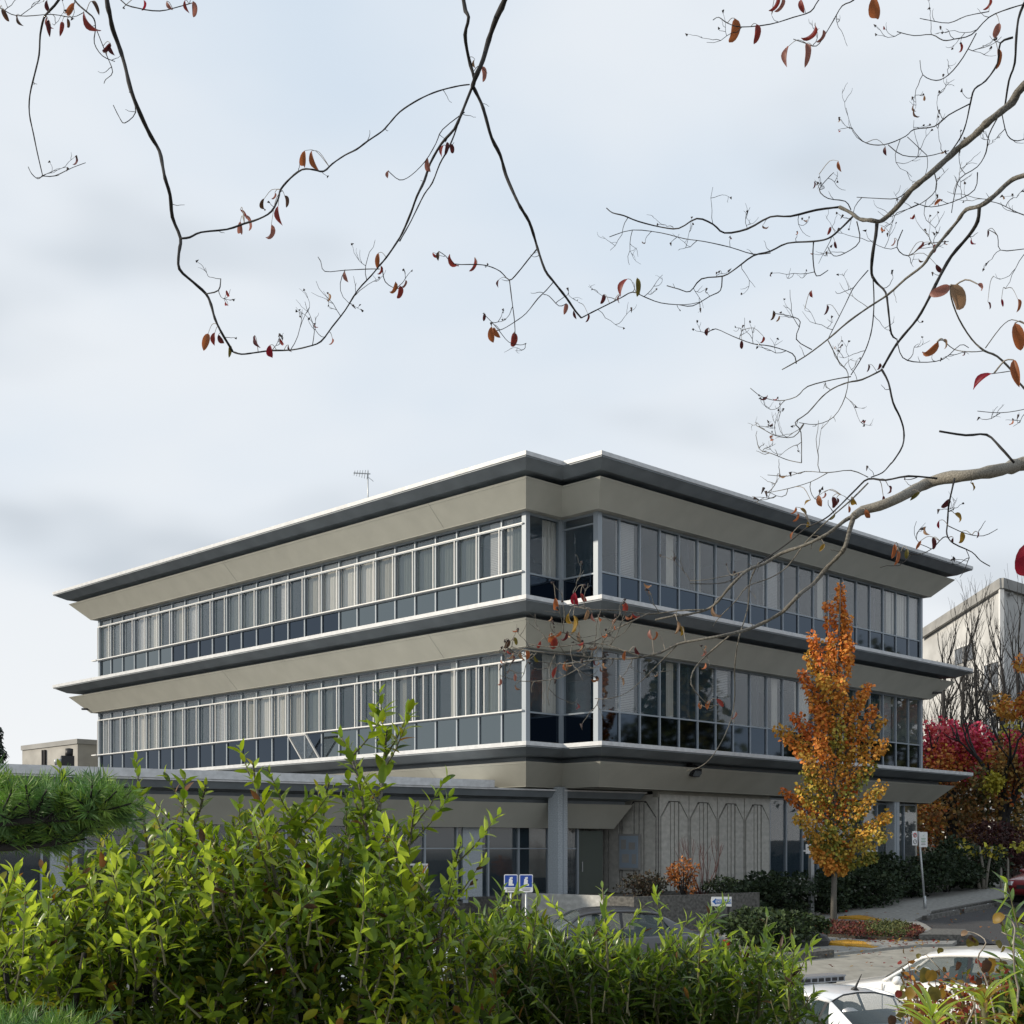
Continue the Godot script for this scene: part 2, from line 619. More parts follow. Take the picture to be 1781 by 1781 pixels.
func ring(o: float) -> Array:
	return [Vector2(-o, -25.4 - o), Vector2(-o, o), Vector2(1.476 - o, o), Vector2(1.476 - o, 1.451 + o), Vector2(20.03 + o, 1.451 + o), Vector2(20.03 + o, -25.4 - o)]

func band(n: String, parent: Node, prof: Array, m: Material) -> void:
	# one moulding run round the block: each side is a piece of its own
	for s in 6:
		var st := st_new()
		for k in prof.size() - 1:
			var a: Vector2 = ring(prof[k].x)[s]
			var b: Vector2 = ring(prof[k].x)[(s + 1) % 6]
			var c: Vector2 = ring(prof[k + 1].x)[(s + 1) % 6]
			var d: Vector2 = ring(prof[k + 1].x)[s]
			var ya: float = prof[k].y
			var yb: float = prof[k + 1].y
			quad(st, Vector3(a.x, ya, a.y), Vector3(b.x, ya, b.y), Vector3(c.x, yb, c.y), Vector3(d.x, yb, d.y))
		part(n, done(st), m, parent)

func lid(o: float, y: float, flip := false) -> ArrayMesh:
	var poly := PackedVector2Array(ring(o))
	var idx := Geometry2D.triangulate_polygon(poly)
	var st := st_new()
	for k in range(0, idx.size(), 3):
		tri(st, Vector3(poly[idx[k]].x, y, poly[idx[k]].y), Vector3(poly[idx[k + 1]].x, y, poly[idx[k + 1]].y), Vector3(poly[idx[k + 2]].x, y, poly[idx[k + 2]].y))
	return done(st)

func pleats(w: float, h: float, amp: float, n: int) -> ArrayMesh:
	var key := "pleats %.2f %.2f %d" % [w, h, n]
	if boxes.has(key):
		return boxes[key]
	var st := st_new()
	st.set_smooth_group(0)
	var r := RandomNumberGenerator.new()
	r.seed = key.hash()
	var steps := n * 4
	var last := Vector2(-w / 2, 0)
	for i in range(1, steps + 1):
		var p := Vector2(-w / 2 + w * i / steps, sin(TAU * i / 4.0 + 0.4) * amp * r.randf_range(0.4, 1.2))
		quad(st, Vector3(last.x, 0, last.y), Vector3(last.x, h, last.y), Vector3(p.x, h, p.y), Vector3(p.x, 0, p.y))
		last = p
	boxes[key] = done(st)
	return boxes[key]

func slat_blind(w: float, h: float) -> ArrayMesh:
	var key := "blind %.2f %.2f" % [w, h]
	if boxes.has(key):
		return boxes[key]
	var st := st_new()
	var n := int(h / 0.05)
	for i in n:
		add_box(st, Vector3(0, (i + 0.5) * h / n, 0), Vector3(w, 0.042, 0.004), Basis(Vector3.RIGHT, 0.5))
	boxes[key] = done(st)
	return boxes[key]

# what hangs behind one pane; code letters follow the photograph
func dress(win: Node, code: String, w: float, y0: float, h: float, zb: float) -> void:
	var g: Material = M.curtain_green
	var t: Material = M.curtain_tan
	var p: Material = M.curtain_pale
	match code:
		"g":
			part("curtain", pleats(w, h, 0.025, 7), g, win, Vector3(w / 2, y0, zb))
		"t":
			part("curtain", pleats(w, h, 0.03, 6), t, win, Vector3(w / 2, y0, zb))
		"p":
			part("curtain", pleats(w, h, 0.03, 6), p, win, Vector3(w / 2, y0, zb))
		"w":
			part("blind", slat_blind(w * 0.96, h), M.blind_white, win, Vector3(w / 2, y0, zb))
		"D":
			part("blind", slat_blind(w * 0.62, h), M.blind_white, win, Vector3(w * 0.68, y0, zb))
		"H":
			part("curtain", pleats(w * 0.66, h, 0.03, 5), g, win, Vector3(w * 0.66, y0, zb))
			part("curtain", pleats(w * 0.3, h, 0.02, 2), p, win, Vector3(w * 0.17, y0, zb - 0.05))
		"l":
			part("curtain", pleats(w * 0.4, h, 0.03, 4), t, win, Vector3(w * 0.22, y0, zb))
		"r":
			part("curtain", pleats(w * 0.4, h, 0.03, 4), p, win, Vector3(w * 0.78, y0, zb))
		"q":
			part("curtain", pleats(w * 0.45, h, 0.03, 4), g, win, Vector3(w * 0.25, y0, zb))
		"b":
			part("blind", slat_blind(w * 0.96, h * 0.5), M.blind_white, win, Vector3(w / 2, y0 + h * 0.5, zb))

func pane_mesh(w: float, h: float) -> ArrayMesh:
	var key := "pane %.3f %.3f" % [w, h]
	if not boxes.has(key):
		var st := st_new()
		add_box(st, Vector3.ZERO, Vector3(w, h, 0.008))
		boxes[key] = done(st)
	return boxes[key]

func window_bay(parent: Node, at: Vector3, basis: Basis, w: float, y0: float, y1: float, sill: float, trans: float, code: String, boxed: bool, sp: Material, split := 0.0) -> void:
	var win := sub("window", parent, at, basis)
	var hm := y1 - y0
	# posts and rails in the wall plane
	bx("mullion", win, Vector3(0, y0 + hm / 2, 0.0), Vector3(0.05, hm, 0.08), M.mullion)
	bx("sill_rail", win, Vector3(w / 2, y0 + sill, 0.0), Vector3(w - 0.05, 0.045, 0.075), M.mullion)
	bx("head_rail", win, Vector3(w / 2, y1 - 0.03, 0.0), Vector3(w - 0.05, 0.055, 0.075), M.mullion)
	bx("spandrel_pane", win, Vector3(w / 2, y0 + sill / 2 - 0.012, -0.012), Vector3(w - 0.066, sill - 0.03, 0.014), sp)
	var top := y1 - 0.058
	if trans > 0.0:
		bx("transom_rail", win, Vector3(w / 2, y1 - trans, 0.0), Vector3(w - 0.05, 0.035, 0.075), M.mullion)
		bx("transom_pane", win, Vector3(w / 2, y1 - trans / 2 - 0.02, -0.01), Vector3(w - 0.066, trans - 0.08, 0.012), M.pane)
		top = y1 - trans - 0.02
	var b := y0 + sill + 0.025
	part("pane", pane_mesh(w - 0.052, top - b), M.pane, win, Vector3(w / 2, (top + b) / 2, -0.01))
	if boxed:
		# sash frames standing proud of the wall, on a thin shelf
		bx("shelf", win, Vector3(w / 2, y0 + sill + 0.02, 0.105), Vector3(w, 0.035, 0.13), M.sash_white)
		bx("sash_rail", win, Vector3(w / 2, y1 - trans, 0.125), Vector3(w, 0.035, 0.035), M.sash_white)
		bx("sash_bar", win, Vector3(0.0, (top + b) / 2, 0.125), Vector3(0.028, top - b - 0.03, 0.03), M.sash_white)
		bx("bracket", win, Vector3(0.10, y1 - trans - 0.06, 0.07), Vector3(0.02, 0.03, 0.09), M.mullion)
		if split > 0.0:
			bx("sash_bar", win, Vector3(w * split, (top + b) / 2, 0.10), Vector3(0.026, top - b - 0.03, 0.03), M.sash_white)
	dress(win, code, w - 0.07, b, y1 - b - 0.06, -0.14)

func build_office() -> void:
	var o := thing("office_building", "three-storey grey-olive office block with deep flared eaves and ribbon windows", "building", bw(0, 0, 0), deg_to_rad(44.5))
	var tops := [13.14, 9.21, 5.21]
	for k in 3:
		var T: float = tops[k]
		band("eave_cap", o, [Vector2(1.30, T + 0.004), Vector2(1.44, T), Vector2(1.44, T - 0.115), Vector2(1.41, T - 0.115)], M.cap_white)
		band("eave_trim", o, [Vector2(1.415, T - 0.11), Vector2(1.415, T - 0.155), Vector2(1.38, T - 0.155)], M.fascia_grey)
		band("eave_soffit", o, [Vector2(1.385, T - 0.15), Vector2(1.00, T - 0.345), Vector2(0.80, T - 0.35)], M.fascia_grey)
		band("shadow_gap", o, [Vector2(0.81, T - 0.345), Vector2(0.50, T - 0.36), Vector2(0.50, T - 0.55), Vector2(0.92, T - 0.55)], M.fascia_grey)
		band("spandrel", o, [Vector2(0.915, T - 0.56), Vector2(0.92, T - 0.515), Vector2(0.955, T - 0.51), Vector2(0.31, T - 1.16), Vector2(0.30, T - 1.18)], M.olive)
		band("window_soffit", o, [Vector2(0.305, T - 1.175), Vector2(-0.06, T - 1.175)], M.soffit)
		part("roof" if k == 0 else "floor_slab", lid(1.36 if k == 0 else 1.33, T - 0.01), M.roof_gravel if k == 0 else M.cap_white, o)
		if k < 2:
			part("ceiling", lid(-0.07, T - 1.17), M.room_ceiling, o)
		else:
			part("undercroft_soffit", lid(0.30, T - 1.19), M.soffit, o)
		# spandrel joints: thin cover strips
		for j in 2:
			var z := -3.2 - j * 11.3
			var st := st_new()
			add_beam(st, Vector3(-0.957, T - 0.512, z), Vector3(-0.313, T - 1.162, z - 0.0), 0.010, 0.004)
			part("joint_strip", done(st), M.olive, o)
	# rooms
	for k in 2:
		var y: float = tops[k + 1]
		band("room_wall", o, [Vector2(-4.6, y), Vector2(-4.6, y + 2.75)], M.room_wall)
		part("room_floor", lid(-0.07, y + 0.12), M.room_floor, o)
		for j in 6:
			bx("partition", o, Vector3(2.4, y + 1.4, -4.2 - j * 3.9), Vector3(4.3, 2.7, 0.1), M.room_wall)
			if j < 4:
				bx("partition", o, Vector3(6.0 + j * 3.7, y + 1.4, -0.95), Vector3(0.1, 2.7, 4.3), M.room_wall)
	# windows along the left front, from the corner away
	var codes := ["HDggggtppptoDgggoowtopwoqtDt", "ogqrolgooqgtpptgwooggtpgol"]
	var left := Basis(Vector3(0, 0, 1), Vector3.UP, Vector3(-1, 0, 0))
	var right := Basis(Vector3(1, 0, 0), Vector3.UP, Vector3(0, 0, 1))
	rng.seed = 3
	for k in 2:
		var y0: float = tops[k + 1]
		var y1: float = tops[k] - 1.175
		var bay := 25.4 / 26.0
		for i in 26:
			window_bay(o, Vector3(0, 0, -bay * (i + 1)), left, bay, y0, y1, 1.02, 0.33, codes[k][i], true, M.spandrel_glass if (k == 0 and (i < 9 or i > 19)) or (k == 1 and i < 10) else M.spandrel_glass_dark_reflection, [0.0, 0.0, 0.32, 0.5][rng.randi() % 4] if k == 1 else 0.0)  # some bays take the darker copy, its colour standing in for dark reflections
		# right front
		var rcodes := ["oworolooowooroooorpw", "oworoobooropooobowlo"]
		bay = 18.554 / 20.0
		for i in 20:
			window_bay(o, Vector3(1.476 + bay * i, 0, 1.451), right, bay, y0, y1, 1.05, 0.0, rcodes[k][i], false, M.spandrel_glass_dark_reflection)
		# the notch at the corner
		window_bay(o, Vector3(0.0, 0, 0.0), right, 1.476, y0, y1, 1.0, 0.0, "r", false, M.spandrel_glass_dark_reflection)
		window_bay(o, Vector3(1.476, 0, 0.0), left, 1.451, y0, y1, 1.0, 0.31, "o", false, M.spandrel_glass_dark_reflection)
		var ym := (y0 + y1) / 2
		for q in [[0.0, 0.0, 0.17], [1.476, 0.0, 0.20], [1.476, 1.451, 0.18], [20.03, 1.451, 0.14], [0.0, -25.4, 0.14]]:
			bx("corner_post", o, Vector3(q[0], ym, q[1]), Vector3(q[2], y1 - y0, q[2]), M.mullion)
		# blind end walls
		bx("end_wall", o, Vector3(10.0, ym, -25.42), Vector3(20.0, y1 - y0, 0.14), M.olive)
		bx("end_wall", o, Vector3(20.04, ym, -12.0), Vector3(0.14, y1 - y0, 26.7), M.olive)
	# shelf ends running on past the far corner
	for k in 2:
		bx("shelf", o, Vector3(-0.13, tops[k + 1] + 1.04, -25.6), Vector3(0.16, 0.045, 0.4), M.sash_white)
	# an open hopper light low on the left front
	var hop := sub("hopper_window", o, Vector3(-0.05, 5.21 + 0.10, -10.75), left * Basis(Vector3.RIGHT, 0.62))
	for s in [-0.02, 0.98]:
		bx("frame_bar", hop, Vector3(s, 0.52, 0.04), Vector3(0.06, 1.04, 0.05), M.sash_white)
	bx("frame_bar", hop, Vector3(0.48, 1.04, 0.04), Vector3(1.06, 0.06, 0.05), M.sash_white)
	bx("pane", hop, Vector3(0.48, 0.52, 0.04), Vector3(0.94, 0.98, 0.012), M.pane)
	# ground floor under the overhang
	var fl := 0.9
	var col := thing("column", "square blue-grey concrete column under the notch of the office block", "column", bw(1.06, fl, 0.26), deg_to_rad(44.5))
	bx("shaft", col, Vector3(0, 1.60, 0), Vector3(0.40, 3.12, 0.40), M.column_blue)
	bx("joint_cover", col, Vector3(0.02, 1.60, 0.205), Vector3(0.04, 3.10, 0.012), M.mullion)
	bx("base_plate", col, Vector3(0, -0.1, 0), Vector3(0.46, 0.3, 0.46), M.concrete_old)
	var col2 := thing("column", "blue-grey column at the far end of the street front behind the maple", "column", bw(17.8, 0.4, 1.55), deg_to_rad(44.5))
	bx("shaft", col2, Vector3(0, 1.80, 0), Vector3(0.36, 3.64, 0.36), M.column_blue)
	bx("joint_cover", col2, Vector3(-0.05, 1.80, 0.187), Vector3(0.04, 3.6, 0.012), M.mullion)
	# relief wall of precast panels, street side and its return
	fluted(o, Vector3(4.3, fl, 1.40), right, 4, 1.45)
	fluted(o, Vector3(4.28, fl, 1.38 - 4.35), left, 3, 1.45)
	bx("wall_head", o, Vector3(7.2, 3.93, 1.30), Vector3(5.9, 0.20, 0.2), M.soffit)
	# tall windows on the street side
	for i in 10:
		var w := sub("window", o, Vector3(10.12 + i * 0.98, 0, 1.35), right)
		bx("mullion", w, Vector3(0, 2.40, 0), Vector3(0.06, 3.2, 0.10), M.mullion)
		bx("sill_rail", w, Vector3(0.49, 1.24, 0), Vector3(0.92, 0.06, 0.09), M.sash_white)
		bx("head_rail", w, Vector3(0.49, 3.95, 0), Vector3(0.92, 0.06, 0.09), M.mullion)
		if i in [2, 3, 6]:
			bx("transom_rail", w, Vector3(0.49, 2.2, 0.01), Vector3(0.92, 0.06, 0.09), M.sash_white)
		bx("pane", w, Vector3(0.49, 2.6, -0.01), Vector3(0.92, 2.66, 0.012), M.pane)
		bx("plinth", w, Vector3(0.49, 0.85, -0.01), Vector3(0.97, 0.72, 0.08), M.olive)
	bx("room_wall", o, Vector3(12.5, 2.4, -2.4), Vector3(16.0, 3.2, 0.1), M.room_wall)
	bx("end_wall", o, Vector3(20.0, 2.4, -10), Vector3(0.14, 3.3, 22.6), M.olive)
	bx("floor_slab", o, Vector3(10.2, 0.86, -11.5), Vector3(19.6, 0.06, 25.6), M.room_floor)
	# flood light on the lowest spandrel
	var fp := Vector3(4.95, 4.62, 2.20)
	var fd := sub("flood_light", o, fp)
	bx("bracket", fd, Vector3(0, 0.18, -0.12), Vector3(0.05, 0.2, 0.22), M.black_metal)
	var st := st_new()
	add_prism(st, PackedVector2Array([Vector2(-0.2, -0.13), Vector2(0.2, -0.13), Vector2(0.24, 0.0), Vector2(0.16, 0.15), Vector2(-0.16, 0.15), Vector2(-0.24, 0.0)]), -0.14, 0.16, Transform3D(Basis(Vector3.RIGHT, 0.5), Vector3.ZERO))
	part("housing", done(st), M.black_metal, fd)
	bx("lens", fd, Vector3(0, -0.09, 0.16), Vector3(0.34, 0.18, 0.02), M.far_glass, Basis(Vector3.RIGHT, 0.5))
	# small spout lights near both ends of the middle spandrel
	for q in [Vector3(-0.50, 8.18, -25.7), Vector3(20.2, 8.25, 2.05)]:
		bx("spout", o, q, Vector3(0.35, 0.07, 0.12), M.black_metal, Basis(Vector3.UP, -0.6))
	# notice case on the return wall
	var nc := thing("notice_case", "white-framed notice case on the patterned wall beside the entrance", "notice board", bw(4.16, 1.55, 0.35), deg_to_rad(44.5))
	var face := Basis(Vector3(0, 0, 1), Vector3.UP, Vector3(-1, 0, 0))
	bx("backing", nc, Vector3(0, 0.62, 0), Vector3(0.86, 1.10, 0.05), M.far_trim, face)
	bx("board", nc, Vector3(-0.03, 0.62, 0), Vector3(0.74, 0.98, 0.02), M.board_blue, face)
	var sheet_spots := [[-0.2, 0.85, 0.24, 0.3], [0.14, 0.8, 0.3, 0.22], [-0.12, 0.42, 0.34, 0.26], [0.22, 0.4, 0.2, 0.3]]
	for s in sheet_spots:
		bx("sheet", nc, Vector3(-0.045, s[1], s[0]), Vector3(s[2] * 0.85, s[3], 0.004), M.far_trim, face)
	# aerial on the roof
	var ap := P(640, 865, 44.0)
	var an := thing("roof_aerial", "thin television aerial standing on the office roof", "aerial", Vector3(ap.x, 13.13, ap.z), 0.2)
	var hy := 14.62 - 13.13
	part("mast", tube_mesh([Vector3.ZERO, Vector3(0, hy, 0)], [0.025, 0.02]), M.galv, an)
	part("boom", beam_mesh(Vector3(-0.47, hy - 0.08, 0), Vector3(0.08, hy - 0.08, 0), 0.03, 0.03), M.galv, an)
	for i in 6:
		part("element", beam_mesh(Vector3(-0.44 + i * 0.085, hy - 0.10 - 0.02 * i, -0.2), Vector3(-0.44 + i * 0.085, hy - 0.06 + 0.01 * i, 0.2), 0.015, 0.015), M.galv, an)
	part("stay", beam_mesh(Vector3(0.02, hy - 0.2, 0), Vector3(0.18, hy - 0.32, 0.0), 0.015, 0.015), M.galv, an)

# precast wall: dark pebbled back, cream raised slabs with pointed shoulders
func fluted(o: Node, at: Vector3, basis: Basis, n: int, w: float) -> void:
	var wall := sub("relief_wall", o, at, basis)
	var h := 3.02
	bx("backing", wall, Vector3(n * w / 2, h / 2 - 0.1, -0.08), Vector3(n * w, h + 0.2, 0.12), M.panel_aggregate)
	var key := "fluted"
	if not boxes.has(key):
		boxes.fluted_l = prism_mesh(PackedVector2Array([Vector2(0.085, 0), Vector2(0.50, 0), Vector2(0.50, h - 0.26), Vector2(0.47, h - 0.26), Vector2(0.085, h - 0.72)]), -0.02, 0.035)
		boxes.fluted_r = prism_mesh(PackedVector2Array([Vector2(w - 0.50, 0), Vector2(w - 0.085, 0), Vector2(w - 0.085, h - 0.72), Vector2(w - 0.47, h - 0.26), Vector2(w - 0.50, h - 0.26)]), -0.02, 0.035)
		boxes.fluted_c = prism_mesh(PackedVector2Array([Vector2(0.55, 0), Vector2(0.70, 0), Vector2(0.70, h - 0.22), Vector2(0.55, h - 0.22)]), -0.02, 0.025)
		boxes.fluted_d = prism_mesh(PackedVector2Array([Vector2(w - 0.70, 0), Vector2(w - 0.55, 0), Vector2(w - 0.55, h - 0.22), Vector2(w - 0.70, h - 0.22)]), -0.02, 0.025)
		boxes.fluted_t = prism_mesh(PackedVector2Array([Vector2(0.02, 0.0), Vector2(0.04, 0), Vector2(0.04, h - 0.70), Vector2(0.45, h - 0.19), Vector2(w - 0.45, h - 0.19), Vector2(w - 0.04, h - 0.70), Vector2(w - 0.04, 0), Vector2(w - 0.02, 0), Vector2(w - 0.02, h), Vector2(0.02, h)]), -0.02, 0.02)
		boxes.fluted = boxes.fluted_l
	for i in n:
		for k in ["l", "r", "c", "d", "t"]:
			part("slab", boxes["fluted_" + k], M.panel_cream, wall, Vector3(i * w, 0, 0))

# ================================================================ the single-storey wing

func build_wing() -> void:
	var turn := atan2(0.534, 0.845)
	var o := thing("entrance_wing", "low flat-roofed wing with grey fascia and dark windows running behind the laurels", "building", Vector3(-1.13, 0.0, -38.91), turn)
	var x0 := -34.0
	# fascia: the capped part stops where it slides under the big block
	var st := st_new()
	var capx := 0.0
	var prof := [Vector2(-2.0, 4.20), Vector2(1.20, 4.20), Vector2(1.20, 3.99), Vector2(1.16, 3.99)]
	for k in prof.size() - 1:
		quad(st, Vector3(x0, prof[k].y, prof[k].x), Vector3(capx, prof[k].y, prof[k].x), Vector3(capx, prof[k + 1].y, prof[k + 1].x), Vector3(x0, prof[k + 1].y, prof[k + 1].x))
	quad(st, Vector3(capx, 4.20, 1.20), Vector3(capx + 0.5, 4.20, -0.3), Vector3(capx + 0.5, 3.99, -0.3), Vector3(capx, 3.99, 1.20))
	tri(st, Vector3(capx, 4.20, 1.20), Vector3(capx, 4.20, -2.0), Vector3(capx + 0.5, 4.20, -0.3))
	part("roof_edge", done(st), M.cap_white, o)
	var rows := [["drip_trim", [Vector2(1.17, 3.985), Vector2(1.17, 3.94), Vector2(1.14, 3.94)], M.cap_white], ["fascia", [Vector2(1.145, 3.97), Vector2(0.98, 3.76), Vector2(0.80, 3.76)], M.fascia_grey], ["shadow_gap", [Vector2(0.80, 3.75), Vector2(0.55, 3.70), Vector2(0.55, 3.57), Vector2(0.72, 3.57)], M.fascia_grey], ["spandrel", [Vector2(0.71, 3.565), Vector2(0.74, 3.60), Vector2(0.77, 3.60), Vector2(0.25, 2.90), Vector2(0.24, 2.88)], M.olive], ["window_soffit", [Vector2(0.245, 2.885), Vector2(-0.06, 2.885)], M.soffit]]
	for r in rows:
		var s2 := st_new()
		for k in r[1].size() - 1:
			var a: Vector2 = r[1][k]
			var b: Vector2 = r[1][k + 1]
			# the right end leans in like the profile
			quad(s2, Vector3(x0, a.y, a.x), Vector3(4.75 + a.x * 0.6, a.y, a.x), Vector3(4.75 + b.x * 0.6, b.y, b.x), Vector3(x0, b.y, b.x))
		part(r[0], done(s2), r[2], o)
	var st3 := st_new()
	quad(st3, Vector3(x0, 4.185, 1.19), Vector3(capx, 4.185, 1.19), Vector3(capx, 4.185, -14), Vector3(x0, 4.185, -14))
	part("roof", done(st3), M.roof_gravel, o)
	var st5 := st_new()
	quad(st5, Vector3(4.75 + 0.46, 3.6, 0.77), Vector3(4.75 + 0.15, 2.9, 0.25), Vector3(4.3, 2.9, -3.0), Vector3(4.6, 3.6, -3.0))
	part("spandrel", done(st5), M.olive, o)
	# windows and pilasters below
	var fl := 0.72
	var w := 1.05
	for i in 34:
		var x := 4.70 - (i + 1) * w
		if x > 3.4:
			# entrance door
			var dr := sub("door", o, Vector3(x, 0, 0))
			bx("leaf", dr, Vector3(w / 2, fl + 1.05, -0.02), Vector3(w - 0.12, 2.1, 0.05), M.curtain_green)
			bx("frame", dr, Vector3(0.03, fl + 1.08, 0), Vector3(0.06, 2.16, 0.1), M.mullion)
			bx("handle", dr, Vector3(0.2, fl + 1.0, 0.03), Vector3(0.03, 0.3, 0.03), M.galv)
			continue
		if i in [4, 9, 15, 20, 26]:
			bx("pilaster", o, Vector3(x + w / 2, fl + 1.08, -0.02), Vector3(w * 0.62, 2.2, 0.10), M.column_blue)
		var wn := sub("window", o, Vector3(x, 0, 0))
		bx("mullion", wn, Vector3(0, fl + 1.08, 0), Vector3(0.055, 2.2, 0.10), M.mullion)
		bx("sill_rail", wn, Vector3(w / 2, fl + 0.12, 0), Vector3(w - 0.05, 0.06, 0.09), M.mullion)
		bx("transom_rail", wn, Vector3(w / 2, fl + 1.55, 0), Vector3(w - 0.05, 0.035, 0.08), M.mullion)
		bx("pane", wn, Vector3(w / 2, fl + 1.08, -0.015), Vector3(w - 0.05, 2.14, 0.012), M.pane)
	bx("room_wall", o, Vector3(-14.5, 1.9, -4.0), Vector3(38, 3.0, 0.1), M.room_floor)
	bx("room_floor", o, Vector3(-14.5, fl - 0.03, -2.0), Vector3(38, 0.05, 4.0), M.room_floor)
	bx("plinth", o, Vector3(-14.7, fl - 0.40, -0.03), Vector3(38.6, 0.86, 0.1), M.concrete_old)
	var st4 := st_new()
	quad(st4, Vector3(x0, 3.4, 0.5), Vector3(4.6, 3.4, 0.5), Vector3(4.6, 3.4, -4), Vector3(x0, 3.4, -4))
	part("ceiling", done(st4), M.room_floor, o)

# ================================================================ buildings beyond

func build_far_buildings() -> void:
	# plant room seen over the wing's roof
	var p := P(135, 1290, 60.0)
	var o := thing("plant_room", "plain grey plant-room box on the roof at the block's far left", "building", Vector3(p.x, 0, p.z), deg_to_rad(44.5))
	var top := p.y
	bx("wall", o, Vector3(2.5, top / 2 + 1.6, -2.8), Vector3(5.0, top - 3.4, 5.6), M.box_wall)
	bx("coping", o, Vector3(2.5, top + 0.02, -2.8), Vector3(5.1, 0.22, 5.7), M.far_trim)
	for k in 2:
		bx("pipe", o, Vector3(-0.06, top - 0.95, -3.1 - k * 0.22), Vector3(0.09, 1.5, 0.09), M.black_metal)
	var v := thing("roof_vent", "small dark roof vent in front of the plant-room box", "vent", P(112, 1326, 46.0) + Vector3(0, -0.25, 0), 0.4)
	bx("housing", v, Vector3(0.1, 0.22, 0), Vector3(0.42, 0.5, 0.4), M.black_metal)
	part("hood", tube_mesh([Vector3(0.15, 0.45, 0), Vector3(0.16, 0.72, 0), Vector3(0.16, 0.74, 0)], [0.14, 0.14, 0.03], 8), M.black_metal, v)
	part("spout", tube_mesh([Vector3(0.0, 0.3, 0), Vector3(-0.32, 0.24, 0.05)], [0.11, 0.10], 8), M.galv, v)
	# big pale block at the right
	var c := P(1742, 1010, 82.0)
	var f := thing("apartment_block", "tall cream block with a shed roof behind the bare trees", "building", Vector3(c.x, 0, c.z), 0.0)
	var h := c.y
	var lx := -(1742.0 - 1606.0) / F * 92.0
	var hl := EYE + (1480.0 - 1100.0) / F * 95.0
	var A := Vector3(0, 0, 0)
	var L := Vector3(-0.85, 0, -13.0)
	var R := Vector3(9.0, 0, -8.0)
	var B := L + R
	var up := func(q: Vector3, y: float) -> Vector3: return Vector3(q.x, y, q.z)
	var st := st_new()
	quad(st, A, L, up.call(L, hl), up.call(A, h))
	quad(st, A, R, up.call(R, h - 0.3), up.call(A, h))
	quad(st, L, B, up.call(B, hl), up.call(L, hl))
	quad(st, R, B, up.call(B, hl), up.call(R, h - 0.3))
	part("wall", done(st), M.far_wall, f)
	st = st_new()
	quad(st, up.call(A, h + 0.05) + Vector3(0, 0, 0.3), up.call(L, hl + 0.05) + Vector3(-0.3, 0, 0), up.call(B, hl + 0.05), up.call(R, h - 0.25))
	part("roof", done(st), M.far_trim, f)
	part("roof_trim", beam_mesh(up.call(A, h - 0.2) + Vector3(-0.1, 0, 0.3), up.call(L, hl - 0.2) + Vector3(-0.2, 0, 0.3), 0.25, 0.62), M.far_trim, f)
	part("roof_trim", beam_mesh(up.call(A, h - 0.2) + Vector3(-0.1, 0, 0.3), up.call(R, h - 0.5) + Vector3(0, 0, 0.3), 0.25, 0.62), M.far_trim, f)
	part("corner_strip", beam_mesh(A + Vector3(-0.05, 0, 0.1), up.call(A, h - 0.5) + Vector3(-0.05, 0, 0.1), 0.25, 0.25), M.sash_white, f)
	# openings of the long side
	var side := (L - A).normalized()
	var n := side.cross(Vector3.UP)
	if n.z < 0:
		n = -n
	var fb := Basis(-side, Vector3.UP, n)
	for q in [[5.6, 15.0, 3.0, 1.0, 0], [1.4, 13.0, 2.0, 1.6, 1], [1.4, 9.4, 2.4, 2.2, 1], [1.4, 6.0, 2.4, 2.2, 1], [4.8, 6.0, 2.2, 2.2, 1], [4.8, 9.4, 2.2, 2.2, 1], [1.4, 2.6, 2.4, 2.0, 1], [7.8, 6.0, 2.2, 2.2, 1], [7.8, 9.4, 2.2, 2.2, 1]]:
		var wn := sub("window", f, A + side * q[0] + Vector3(0, q[1], 0) + n * 0.02, fb)
		bx("pane", wn, Vector3.ZERO, Vector3(q[2], q[3], 0.1), M.far_glass)
		bx("frame", wn, Vector3(0, q[3] / 2 + 0.06, 0.03), Vector3(q[2] + 0.2, 0.14, 0.16), M.sash_white)
		bx("frame", wn, Vector3(0, 0, 0.06), Vector3(0.1, q[3], 0.08), M.sash_white)
		if q[4] == 1:
			var bal := sub("balcony", f, A + side * q[0] + Vector3(0, q[1] - q[3] / 2, 0) + n * 0.02, fb)
			bx("slab", bal, Vector3(0, -0.1, 0.7), Vector3(q[2] + 0.6, 0.22, 1.4), M.sash_white)
			bx("rail", bal, Vector3(0, 1.0, 1.36), Vector3(q[2] + 0.6, 0.07, 0.07), M.black_metal)
			for k in 9:
				bx("baluster", bal, Vector3(-(q[2] + 0.5) / 2 + k * (q[2] + 0.5) / 8.0, 0.5, 1.36), Vector3(0.05, 1.0, 0.05), M.black_metal)
	for k in 6:
		bx("gutter_bracket", f, up.call(A.lerp(R, 0.08 + k * 0.16), h - 0.75 - 0.25 * k * 0.16) + Vector3(0, 0, 0.25), Vector3(0.2, 0.2, 0.2), M.far_trim)

# ================================================================ street furniture and signs

func text_mesh(s: String, size: float, depth := 0.004) -> TextMesh:
	var t := TextMesh.new()
	t.text = s
	var f := SystemFont.new()
	f.font_names = PackedStringArray(["Droid Sans"])
	f.font_weight = 700
	t.font = f
	t.font_size = 64
	t.pixel_size = size / 64.0
	t.depth = depth
	t.curve_step = 4.0
	return t

